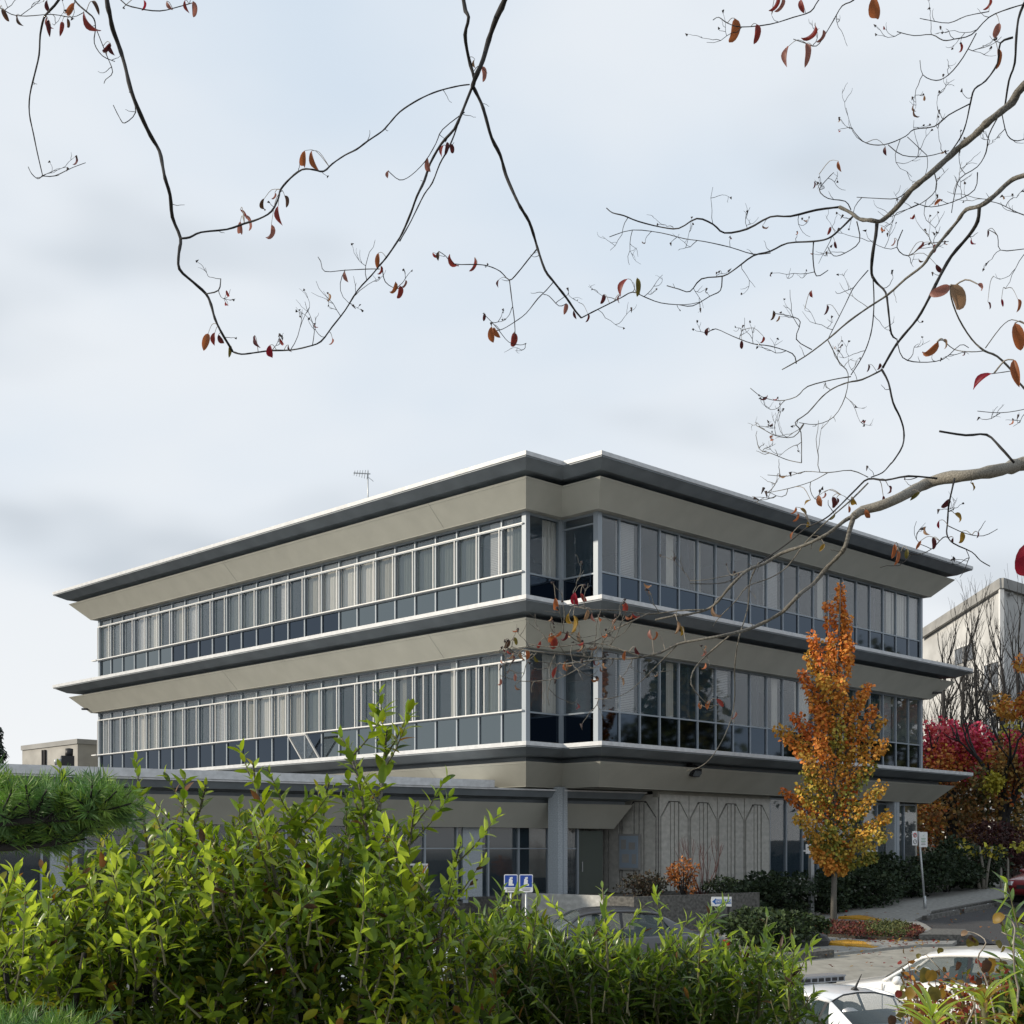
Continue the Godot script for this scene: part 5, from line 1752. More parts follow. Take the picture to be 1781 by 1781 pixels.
func build_hedge() -> void:
	lv.broad = [leaf_mesh(0.120, 0.045, 0.30, 0.35, 0.0, 5), leaf_mesh(0.112, 0.044, 0.18, 0.65, 0.02, 5), leaf_mesh(0.125, 0.042, 0.40, 0.15, 0.0, 5), leaf_mesh(0.106, 0.040, 0.25, -0.25, 0.02, 5)]
	lv.narrow = [leaf_mesh(0.125, 0.027, 0.35, 0.30, 0.0, 5), leaf_mesh(0.115, 0.030, 0.25, 0.60, 0.02, 5), leaf_mesh(0.130, 0.026, 0.40, -0.15, 0.0, 5)]
	var tl := [Vector2(-60, 1520), Vector2(0, 1505), Vector2(60, 1515), Vector2(130, 1490), Vector2(200, 1480), Vector2(235, 1420), Vector2(290, 1440), Vector2(350, 1410), Vector2(400, 1430), Vector2(440, 1400), Vector2(500, 1410), Vector2(540, 1400), Vector2(590, 1360), Vector2(660, 1360), Vector2(705, 1430), Vector2(735, 1500), Vector2(790, 1545), Vector2(830, 1600), Vector2(900, 1620)]
	var g := "cherry laurels on the bank"
	laurel("laurel_shrub", "cherry laurel at the far left below the pine bough", -60, 170, tl, 5.7, 7.0, 62, [[6.2, 60, 1790, 70, 1650, 55, 1540], [6.4, 150, 1790, 160, 1640, 190, 1530, 200, 1480], [6.3, 128, 1700, 124, 1520, 118, 1345]], false, 101, 200, g)
	laurel("laurel_shrub", "cherry laurel with one tall straight shoot right of the pine bough", 150, 330, tl, 5.7, 6.9, 66, [[6.1, 272, 1800, 268, 1640, 262, 1500, 250, 1400, 236, 1292], [6.15, 262, 1500, 300, 1460, 340, 1400, 358, 1335], [6.3, 180, 1790, 200, 1640, 215, 1520]], false, 102, 260, g)
	laurel("laurel_shrub", "cherry laurel with a dark leaning stem left of the tallest one", 320, 530, tl, 5.8, 7.0, 70, [[6.1, 520, 1800, 505, 1640, 487, 1540, 465, 1430, 446, 1340, 440, 1298], [6.4, 380, 1790, 400, 1600, 420, 1480, 405, 1400], [6.3, 487, 1540, 515, 1440, 520, 1370]], false, 103, 260, g)
	laurel("laurel_shrub", "tallest cherry laurel rising over the wing roof", 515, 730, tl, 5.8, 7.0, 76, [[6.1, 620, 1790, 640, 1600, 642, 1460, 622, 1320, 590, 1246], [6.2, 645, 1470, 660, 1370, 668, 1290, 673, 1240], [6.4, 700, 1780, 700, 1560, 712, 1440, 722, 1370], [6.5, 560, 1790, 550, 1560, 560, 1400, 572, 1330]], false, 104, 280, g)
	laurel("laurel_shrub", "short cherry laurel where the tall hedge steps down", 720, 850, tl, 6.2, 7.3, 40, [[6.5, 750, 1760, 765, 1590, 785, 1500, 801, 1435], [6.8, 800, 1780, 830, 1650, 850, 1590]], false, 105, 180, g)
	var tr := [Vector2(780, 1620), Vector2(840, 1575), Vector2(880, 1560), Vector2(930, 1570), Vector2(990, 1625), Vector2(1045, 1590), Vector2(1090, 1625), Vector2(1150, 1635), Vector2(1200, 1620), Vector2(1250, 1618), Vector2(1300, 1645), Vector2(1340, 1625), Vector2(1365, 1660), Vector2(1385, 1710), Vector2(1410, 1780), Vector2(1500, 1800)]
	var g2 := "narrow-leaved laurels lower on the bank"
	laurel("narrow_laurel", "narrow-leaved laurel in front of the blue reserved-bay signs", 800, 960, tr, 7.4, 8.8, 110, [[7.6, 850, 1790, 862, 1640, 866, 1535], [7.7, 930, 1790, 925, 1650, 928, 1560]], true, 106, 220, g2)
	laurel("narrow_laurel", "narrow-leaved laurel with a leafy tuft against the column", 940, 1110, tr, 7.4, 8.8, 110, [[7.5, 1060, 1790, 1058, 1660, 1048, 1515], [7.7, 985, 1790, 1000, 1640, 1010, 1575]], true, 107, 240, g2)
	laurel("narrow_laurel", "narrow-leaved laurel below the planter wall's stained end", 1090, 1260, tr, 7.4, 8.8, 110, [[7.6, 1140, 1790, 1150, 1660, 1165, 1590], [7.5, 1230, 1790, 1215, 1660, 1232, 1560]], true, 108, 240, g2)
	laurel("narrow_laurel", "narrow-leaved laurel below the ENTRANCE sign", 1240, 1375, tr, 7.4, 8.8, 60, [[7.6, 1320, 1790, 1322, 1660, 1335, 1565], [7.4, 1385, 1800, 1372, 1700, 1385, 1625]], true, 109, 240, g2)

# ================================================================ pine bough

func build_pine() -> void:
	rng.seed = 201
	var foot := P(-900, 1480, 5.2)
	foot.y = H(foot.x, foot.z)
	var o := thing("pine_tree", "pine with a soft green bough reaching in before the wing", "tree", foot)
	part("trunk", tube_mesh([Vector3(0, -0.3, 0), Vector3(0.05, 1.5, 0.05), Vector3(0, 4.5, 0)], [0.14, 0.12, 0.07], 9), M.bark_dark, o)
	var nd := leaf_mesh(0.060, 0.0040, 0.0, 0.18, 0.0, 2)
	var xfs := []
	var cols := []
	var boughs := [
		[[-900, 1308], [-300, 1418], [-82, 1436], [38, 1428], [128, 1420], [178, 1413]],
		[[-300, 1418], [-142, 1448], [-2, 1453], [88, 1446], [173, 1436]],
		[[-82, 1436], [18, 1416], [88, 1406], [153, 1398]],
		[[-142, 1448], [-42, 1470], [38, 1473], [108, 1463]],
		[[-900, 1634], [-300, 1774], [-82, 1804], [-2, 1809], [28, 1804]],
		[[-300, 1774], [-122, 1824], [38, 1826], [118, 1816]],
		[[-142, 1440], [-62, 1413], [-12, 1408], [13, 1404]]]
	for bi in boughs.size():
		var q := []
		var dd := 4.3 + 0.10 * ((bi * 7) % 5)
		for p in boughs[bi]:
			q.append(P(p[0], p[1], dd if p[0] > -800 else 5.2) - foot)
		var run := curve_between(q, 5)
		var rad := []
		for i in run.size():
			rad.append(lerpf(0.022, 0.005, float(i) / run.size()))
		var st := st_new()
		st.set_smooth_group(0)
		add_tube(st, run, rad, 6)
		for i in range(run.size() / 3, run.size()):
			for k in 5:
				var dir := Vector3(rng.randf_range(-0.8, 0.9), rng.randf_range(-0.25, 0.8), rng.randf_range(-1, 1)).normalized()
				var ln := rng.randf_range(0.05, 0.13)
				var a: Vector3 = run[i] + rdir() * 0.01
				var e := a + dir * ln + Vector3(0.03, 0.02, 0)
				add_tube(st, [a, e], [0.004, 0.003], 4, false)
				var tone: Color = pick([Color(0.16, 0.27, 0.055), Color(0.22, 0.32, 0.06), Color(0.10, 0.19, 0.06), Color(0.12, 0.22, 0.08)])
				var ax := (e - a).normalized()
				for m in 70:
					var t := rng.randf()
					var rd := rdir()
					rd = (rd - ax * rd.dot(ax)).normalized()
					var nv := (ax * rng.randf_range(0.5, 1.2) + rd * 0.9).normalized()
					xfs.append(Transform3D(aim(nv, rdir(), rng.randf_range(0.7, 1.1)), a.lerp(e, 0.25 + 0.75 * t)))
					cols.append(jitter(tone, 0.25))
		part("bough", done(st), M.bark_dark, o)
	swarm("needles", nd, M.needle, xfs, cols, o)

# ================================================================ the bare dogwood overhead

# each line: [bark, depth at start, depth at end, width at start and end in photograph pixels, twigs per metre, u, v, u, v ...]
func dogwood_lines() -> Array:
	return [
		# limb over the top of the picture, out of sight
		["bark_grey", 5.5, 6.0, 40, 30, 0, 2250, 300, 2050, 60, 1800, -120, 1400, -230, 915, -260, 500, -250, 160, -230, 60, -200],
		# left bough
		["bark_dark", 6.0, 6.4, 10, 5, 1.2, 160, -230, 178, -90, 186, 0, 191, 25, 196, 50, 207, 80, 217, 112, 228, 157, 245, 200, 262, 236, 277, 262, 283, 290, 287, 310, 296, 340, 300, 378, 314, 414, 311, 440, 312, 468, 335, 490, 358, 511, 367, 530, 374, 555, 386, 580, 398, 600, 405, 612],
		["bark_dark", 6.4, 6.3, 4, 3, 6, 405, 612, 420, 616, 440, 614, 470, 610, 505, 609, 535, 603, 558, 594, 578, 568, 600, 540, 622, 505, 645, 480, 660, 462],
		["bark_dark", 6.2, 6.5, 4.5, 3, 2.5, 314, 415, 330, 413, 350, 404, 395, 399, 425, 389, 450, 381, 472, 368, 484, 345, 488, 330, 505, 310, 525, 295, 545, 295, 563, 298, 578, 285, 600, 270, 620, 260, 640, 245, 665, 228, 677, 215, 695, 195, 720, 178, 745, 165, 770, 156, 800, 149, 817, 147],
		["bark_dark", 6.0, 6.2, 6, 2, 0.8, 160, -130, 130, -50, 102, 0, 85, 20, 76, 32, 70, 60, 68, 95, 60, 130, 52, 165, 51, 197, 58, 232, 65, 266, 74, 305],
		["bark_dark", 6.2, 6.2, 2, 1.4, 4, 74, 305, 66, 311, 55, 302, 49, 290],
		["bark_dark", 6.2, 6.2, 2, 1.4, 4, 74, 306, 95, 306, 125, 292, 149, 283],
		["bark_dark", 6.1, 6.1, 2, 1.6, 6, -40, 5, 0, 14, 20, 25, 45, 28, 90, 25, 125, 30, 145, 22],
		["bark_dark", 6.1, 6.3, 4, 1.6, 2, 120, -40, 130, 0, 150, 20, 163, 32, 166, 50, 164, 75, 178, 97, 200, 107],
		["bark_dark", 6.2, 6.3, 2, 1.5, 1, 168, 52, 185, 95, 196, 125, 184, 138, 181, 145],
		["bark_dark", 6.1, 6.1, 3, 1.8, 2, 186, -60, 210, 0, 240, 14, 278, 19, 310, 12, 335, 5],
		["bark_dark", 6.1, 6.1, 2.4, 1.6, 1, 228, 165, 236, 195, 217, 214, 208, 205, 197, 183],
		["bark_dark", 6.3, 6.3, 3, 2, 8, 358, 511, 380, 505, 384, 485],
		# middle bough
		["bark_dark", 6.0, 6.3, 13, 9, 1, 915, -260, 895, -60, 878, 0, 864, 30, 850, 70, 840, 105, 827, 135, 822, 150],
		["bark_dark", 6.1, 6.3, 9, 7, 0.5, 800, -150, 806, 0, 815, 30, 809, 60, 815, 100, 825, 135],
		["bark_dark", 6.0, 6.1, 9, 9, 0, 700, -255, 780, -180, 800, -150],
		["bark_dark", 6.3, 6.7, 8, 4.5, 1.2, 822, 150, 837, 180, 845, 205, 855, 240, 870, 270, 880, 305, 895, 340, 905, 360, 920, 385, 930, 415, 935, 432, 948, 470, 963, 490, 985, 518, 1000, 540, 1011, 553],
		["bark_dark", 6.3, 6.3, 7, 3.5, 1, 822, 150, 810, 180, 800, 205, 790, 225, 768, 250, 748, 285, 738, 315, 725, 342, 715, 370, 700, 405, 688, 425, 672, 448, 660, 462],
		["bark_dark", 6.4, 6.35, 3.6, 2.6, 0.8, 800, 203, 790, 235, 778, 262, 765, 285, 752, 318, 738, 338, 722, 370, 712, 390, 695, 420],
		["bark_dark", 6.7, 6.5, 3, 1.6, 2.5, 935, 432, 920, 450, 900, 475, 886, 487, 870, 472, 850, 463, 830, 460, 790, 459, 775, 445, 763, 437],
		["bark_dark", 6.5, 6.5, 2.4, 1.5, 1.5, 886, 487, 890, 520, 895, 560, 896, 590],
		["bark_dark", 6.7, 6.5, 2.4, 1.5, 2.5, 963, 490, 950, 505, 935, 520, 915, 545, 895, 560, 875, 572, 863, 575],
		["bark_dark", 6.5, 6.5, 1.8, 1.4, 3, 840, 545, 855, 560, 868, 575, 885, 595, 905, 600, 915, 597],
		["bark_dark", 6.7, 7.0, 3, 1.6, 5, 1011, 553, 1030, 543, 1060, 528, 1080, 518, 1100, 508, 1120, 516, 1150, 527, 1190, 530, 1220, 525],
		["bark_dark", 6.3, 6.3, 2.2, 1.4, 3, 660, 468, 640, 468, 600, 470, 565, 472, 558, 455, 553, 447],
		["bark_dark", 6.3, 6.3, 2.2, 1.4, 3, 665, 466, 670, 490, 690, 502, 705, 495],
		["bark_dark", 6.4, 6.3, 2.4, 1.5, 2, 808, 195, 770, 225, 758, 250, 740, 280, 715, 305, 695, 313, 675, 297],
		["bark_dark", 6.7, 6.7, 2.0, 1.4, 5, 985, 528, 972, 532, 955, 515, 945, 512],
		# right-hand boughs
		["bark_grey", 5.6, 6.6, 19, 7, 1.6, 2240, -60, 2000, 20, 1860, 90, 1781, 148, 1760, 178, 1740, 195, 1715, 215, 1695, 235, 1670, 255, 1645, 278, 1615, 305, 1585, 330, 1565, 355, 1545, 375, 1530, 385, 1515, 383, 1495, 381, 1480, 370, 1460, 360],
		["bark_dark", 6.6, 7.0, 4.6, 2.4, 4, 1460, 360, 1420, 365, 1375, 376, 1340, 377, 1300, 398, 1260, 405, 1240, 390, 1212, 380, 1181, 397, 1150, 395, 1110, 385, 1085, 375, 1065, 370, 1055, 362],
		["bark_dark", 6.6, 6.9, 4.4, 2.2, 4, 1485, 375, 1460, 400, 1440, 415, 1415, 420, 1370, 423, 1340, 437, 1310, 445, 1280, 467, 1258, 480, 1220, 485, 1200, 507, 1181, 503, 1160, 497],
		["bark_dark", 6.8, 6.9, 2.4, 1.8, 4, 1256, 482, 1253, 505, 1235, 515, 1205, 532, 1181, 530],
		["bark_dark", 6.9, 7.0, 2.2, 1.5, 7, 1340, 440, 1310, 442, 1270, 430, 1225, 420, 1190, 415, 1150, 405, 1100, 400, 1060, 412],
		["bark_dark", 6.6, 6.8, 8, 3, 3, 1525, 388, 1523, 410, 1518, 440, 1516, 475, 1525, 492, 1540, 508, 1545, 540, 1550, 580, 1560, 590],
		["bark_dark", 6.6, 6.8, 3, 2, 3, 1518, 480, 1520, 520, 1518, 560, 1512, 590, 1500, 620, 1480, 652],
		["bark_grey", 5.6, 6.6, 12, 2.2, 3, 2230, 150, 2000, 240, 1860, 285, 1781, 305, 1757, 315, 1730, 340, 1705, 358, 1680, 365, 1665, 385, 1640, 415, 1620, 440, 1605, 462, 1575, 485, 1545, 512, 1510, 535, 1475, 560, 1440, 590, 1400, 620, 1360, 643],
		["bark_dark", 6.1, 6.5, 8, 5, 2, 1703, 360, 1700, 385, 1685, 410, 1655, 445, 1635, 480, 1615, 520, 1595, 555, 1570, 585, 1555, 605, 1535, 640],
		["bark_dark", 6.5, 6.4, 5, 2.4, 1.2, 1533, 642, 1545, 665, 1553, 700, 1565, 725, 1572, 750, 1570, 775, 1555, 800, 1548, 808, 1535, 822, 1515, 830],
		["bark_grey", 6.5, 6.7, 3.6, 2, 3.5, 1535, 643, 1500, 660, 1475, 665, 1450, 675, 1430, 690, 1405, 718, 1383, 735, 1393, 752, 1394, 805],
		["bark_grey", 6.6, 6.7, 2.6, 1.4, 4, 1480, 655, 1450, 660, 1405, 672, 1385, 690, 1355, 697, 1325, 690, 1305, 675],
		["bark_grey", 6.7, 6.8, 2.2, 1.4, 5, 1398, 738, 1380, 760, 1350, 758, 1330, 748, 1315, 740],
		["bark_grey", 6.6, 6.7, 2.2, 1.4, 5, 1440, 592, 1460, 630, 1475, 650, 1470, 690, 1450, 725, 1420, 738, 1390, 735],
		["bark_dark", 6.6, 6.8, 2.4, 1.5, 6, 1385, 632, 1378, 615, 1340, 602, 1310, 598, 1275, 585, 1245, 572, 1232, 578],
		["bark_dark", 6.5, 6.7, 2.4, 1.5, 4, 1510, 470, 1485, 500, 1470, 530, 1440, 590],
		["bark_dark", 6.6, 6.7, 2.4, 1.5, 4, 1412, 608, 1385, 590, 1392, 560, 1375, 550, 1345, 545],
		["bark_dark", 6.2, 6.5, 2.6, 1.5, 6, 1560, 592, 1570, 622, 1600, 630, 1640, 625, 1670, 600, 1685, 605],
		["bark_dark", 6.0, 6.3, 6, 4, 1, 1860, -60, 1800, -20, 1775, 20, 1768, 60, 1765, 110, 1755, 140, 1748, 185],
		["bark_dark", 6.0, 6.3, 4.4, 2.6, 2, 1762, 65, 1740, 75, 1735, 110, 1715, 140, 1695, 155, 1688, 178, 1680, 215, 1670, 240, 1650, 268, 1620, 300],
		["bark_dark", 6.2, 6.5, 2.8, 1.6, 3.5, 1688, 180, 1650, 200, 1625, 220, 1590, 225, 1575, 237, 1545, 250, 1520, 252, 1500, 245, 1485, 228],
		["bark_dark", 6.4, 6.4, 2.2, 1.4, 4, 1545, 252, 1570, 270, 1610, 272, 1650, 262],
		["bark_dark", 6.4, 6.4, 1.8, 1.4, 3, 1578, 238, 1612, 270],
		["bark_dark", 6.0, 6.2, 3, 1.6, 3, 1500, -80, 1460, -40, 1424, 0, 1410, 20, 1380, 30, 1340, 42, 1290, 47, 1265, 40, 1250, 30, 1240, 35],
		["bark_dark", 6.0, 6.2, 3, 1.6, 3, 1530, -70, 1500, -25, 1485, 0, 1465, 10, 1450, 35, 1435, 60, 1420, 80, 1400, 75, 1380, 68],
		["bark_grey", 6.0, 6.0, 14, 9, 0, 1800, -120, 1700, -130, 1600, -110, 1530, -70, 1500, -80],
		["bark_dark", 6.1, 6.3, 3, 1.6, 5, 1790, 5, 1755, 15, 1720, 30, 1690, 60, 1660, 68, 1640, 70, 1620, 60, 1590, 62, 1560, 55],
		["bark_dark", 6.2, 6.3, 2.6, 1.4, 5, 1698, 58, 1675, 100, 1650, 130, 1628, 140, 1605, 130, 1600, 105],
		["bark_dark", 6.2, 6.3, 2.2, 1.4, 6, 1720, 20, 1680, 28, 1650, 40, 1615, 35, 1600, 32],
		["bark_dark", 6.3, 6.5, 3, 1.6, 5, 1735, 205, 1720, 235, 1715, 265, 1700, 290, 1670, 310, 1660, 340, 1655, 370],
		["bark_dark", 6.3, 6.5, 2.6, 1.6, 6, 1743, 200, 1752, 235, 1770, 245, 1800, 235],
		["bark_dark", 6.3, 6.5, 2.4, 1.5, 6, 1700, 300, 1695, 330, 1660, 350, 1620, 360, 1590, 352],
		["bark_dark", 6.5, 6.6, 2.4, 1.5, 6, 1580, 330, 1560, 345, 1525, 345, 1490, 343],
		["bark_dark", 6.5, 6.7, 2.4, 1.5, 7, 1625, 300, 1628, 330, 1600, 355, 1560, 370],
		["bark_dark", 6.6, 6.8, 2.4, 1.5, 7, 1480, 365, 1470, 350, 1440, 345, 1425, 330, 1440, 310, 1450, 300],
		["bark_dark", 6.6, 6.8, 2.4, 1.5, 7, 1490, 385, 1495, 420, 1470, 440, 1450, 445, 1440, 430],
		["bark_dark", 6.5, 6.7, 2.4, 1.5, 7, 1570, 400, 1560, 430, 1580, 445, 1610, 425, 1650, 420],
		["bark_dark", 6.2, 6.4, 2.4, 1.5, 6, 1800, 380, 1770, 370, 1740, 355, 1720, 350],
		["bark_dark", 6.2, 6.4, 2.2, 1.5, 6, 1810, 430, 1781, 433, 1740, 435, 1735, 410, 1720, 400],
		["bark_dark", 6.2, 6.4, 2.0, 1.4, 7, 1820, 700, 1781, 712, 1740, 718, 1700, 715],
		["bark_dark", 6.4, 6.5, 3, 1.6, 5, 1415, 420, 1414, 450, 1420, 480, 1440, 470],
		# low pale limb
		["bark_light", 5.3, 4.9, 30, 13, 0.6, 2255, 700, 2050, 750, 1900, 785, 1781, 806, 1760, 812, 1735, 818, 1690, 826, 1640, 832, 1610, 842, 1585, 855, 1560, 868, 1530, 880, 1500, 888, 1485, 898],
		["bark_grey", 4.9, 5.1, 8.5, 4, 2.2, 1485, 898, 1470, 905, 1440, 928, 1400, 948, 1360, 962, 1330, 980, 1300, 992, 1270, 1020, 1250, 1045, 1230, 1060, 1200, 1068, 1170, 1072, 1140, 1078],
		["bark_grey", 4.9, 5.0, 11, 5, 1.5, 1485, 898, 1478, 920, 1470, 950, 1460, 965, 1440, 985, 1415, 1015, 1395, 1030, 1380, 1045, 1360, 1065, 1330, 1082, 1300, 1095, 1260, 1105, 1220, 1112, 1180, 1120, 1150, 1135],
		["bark_grey", 5.0, 5.1, 5, 2.2, 10, 1150, 1135, 1100, 1145, 1050, 1145, 1000, 1140, 950, 1135, 910, 1130, 890, 1125],
		["bark_dark", 4.9, 5.1, 4.5, 2, 1.5, 1630, 832, 1580, 828, 1540, 835, 1510, 833, 1490, 850, 1450, 890, 1430, 905, 1400, 920, 1370, 945, 1320, 980, 1280, 1005, 1250, 1015, 1200, 1015],
		["bark_grey", 5.0, 5.1, 3.6, 1.8, 1.5, 1510, 840, 1480, 870, 1440, 905, 1400, 945, 1370, 985, 1340, 1005, 1300, 1020, 1280, 1045, 1250, 1075, 1240, 1090],
		["bark_dark", 5.0, 5.0, 5.5, 4.5, 0, 1764, 805, 1740, 778, 1716, 756, 1680, 757, 1634, 750],
		["bark_dark", 5.0, 5.2, 4.5, 2, 3, 1660, 832, 1655, 855, 1650, 880, 1648, 910, 1647, 930, 1658, 945, 1690, 960, 1705, 975, 1722, 985],
		["bark_dark", 5.1, 5.2, 2.4, 1.5, 6, 1650, 935, 1640, 935, 1620, 955, 1595, 965, 1570, 958],
		["bark_dark", 5.1, 5.2, 2.2, 1.4, 3, 1650, 915, 1680, 928, 1710, 932, 1735, 920],
		["bark_grey", 5.0, 5.3, 3.2, 1.6, 0.8, 1320, 978, 1305, 1010, 1300, 1060, 1285, 1110, 1278, 1160, 1278, 1210, 1272, 1250, 1255, 1290, 1235, 1320, 1215, 1335, 1195, 1340],
		["bark_grey", 5.0, 5.2, 4, 1.8, 3, 1270, 1105, 1240, 1130, 1210, 1160, 1202, 1190, 1225, 1220, 1240, 1228, 1262, 1222],
		["bark_grey", 5.0, 5.1, 2.6, 1.6, 4, 1180, 1120, 1150, 1150, 1120, 1180, 1090, 1205, 1060, 1215, 1035, 1215],
		["bark_grey", 5.0, 5.1, 2.4, 1.5, 6, 1040, 1143, 1010, 1160, 970, 1180, 910, 1185, 870, 1175],
		["bark_grey", 5.1, 5.1, 3.6, 2, 9, 1230, 1060, 1180, 1062, 1130, 1068, 1080, 1062, 1030, 1060, 1000, 1055],
		["bark_grey", 5.1, 5.1, 3.4, 2, 9, 1130, 1066, 1100, 1080, 1060, 1100, 1035, 1115, 1010, 1120, 960, 1125, 920, 1120],
		["bark_grey", 5.0, 5.1, 3, 1.8, 9, 1120, 1143, 1080, 1130, 1050, 1120, 1010, 1118, 980, 1100, 950, 1110],
		["bark_grey", 5.0, 5.1, 2.6, 1.6, 9, 1060, 1145, 1020, 1150, 970, 1155, 930, 1148, 905, 1135],
		["bark_grey", 5.0, 5.2, 2.4, 1.4, 4, 1300, 992, 1270, 1000, 1230, 1008, 1200, 1010],
		["bark_grey", 5.0, 5.2, 2.2, 1.4, 5, 1510, 830, 1480, 818, 1440, 822, 1400, 820, 1370, 828, 1335, 826],
		["bark_grey", 5.0, 5.2, 2.0, 1.4, 5, 1440, 822, 1410, 838, 1370, 850, 1335, 857],
		["bark_grey", 5.0, 5.2, 2.0, 1.4, 5, 1394, 805, 1370, 800, 1345, 790, 1330, 785],
		# thin near twig with big leaves
		["bark_grey", 3.6, 2.6, 6, 2.6, 0, 2250, 900, 2000, 800, 1850, 730, 1781, 675, 1760, 645, 1735, 620, 1712, 610, 1690, 590, 1668, 555, 1655, 520, 1653, 497],
		["bark_grey", 3.2, 2.4, 4, 2, 0, 2250, 860, 2000, 850, 1860, 880, 1805, 920, 1784, 945],
		["bark_grey", 2.7, 2.6, 2.4, 1.8, 0, 1712, 610, 1690, 612, 1660, 608, 1640, 592, 1630, 595],
		["bark_grey", 2.7, 2.6, 2.4, 1.8, 0, 1714, 605, 1740, 570, 1760, 556, 1785, 565],
		["bark_grey", 2.7, 2.6, 2.4, 1.8, 0, 1760, 645, 1740, 648, 1725, 650],
	]

func twig(st: SurfaceTool, p: Vector3, dir: Vector3, length: float, r: float, level: int, spots: Array) -> void:
	var pts := [p]
	var rad := [r]
	var d := dir.normalized()
	var n := 6
	for i in n:
		d = (d + rdir() * 0.42 + Vector3(0, 0.10, 0)).normalized()
		pts.append(pts[-1] + d * length / n)
		rad.append(r * (1.0 - 0.5 * (i + 1) / n))
	add_tube(st, pts, rad, 4, true)
	if level > 0:
		for k in 1 + rng.randi() % 2:
			twig(st, pts[1 + rng.randi() % 5], (d + rdir() * 0.9).normalized(), length * rng.randf_range(0.4, 0.65), r * 0.8, level - 1, spots)
	spots.append(pts[-1])

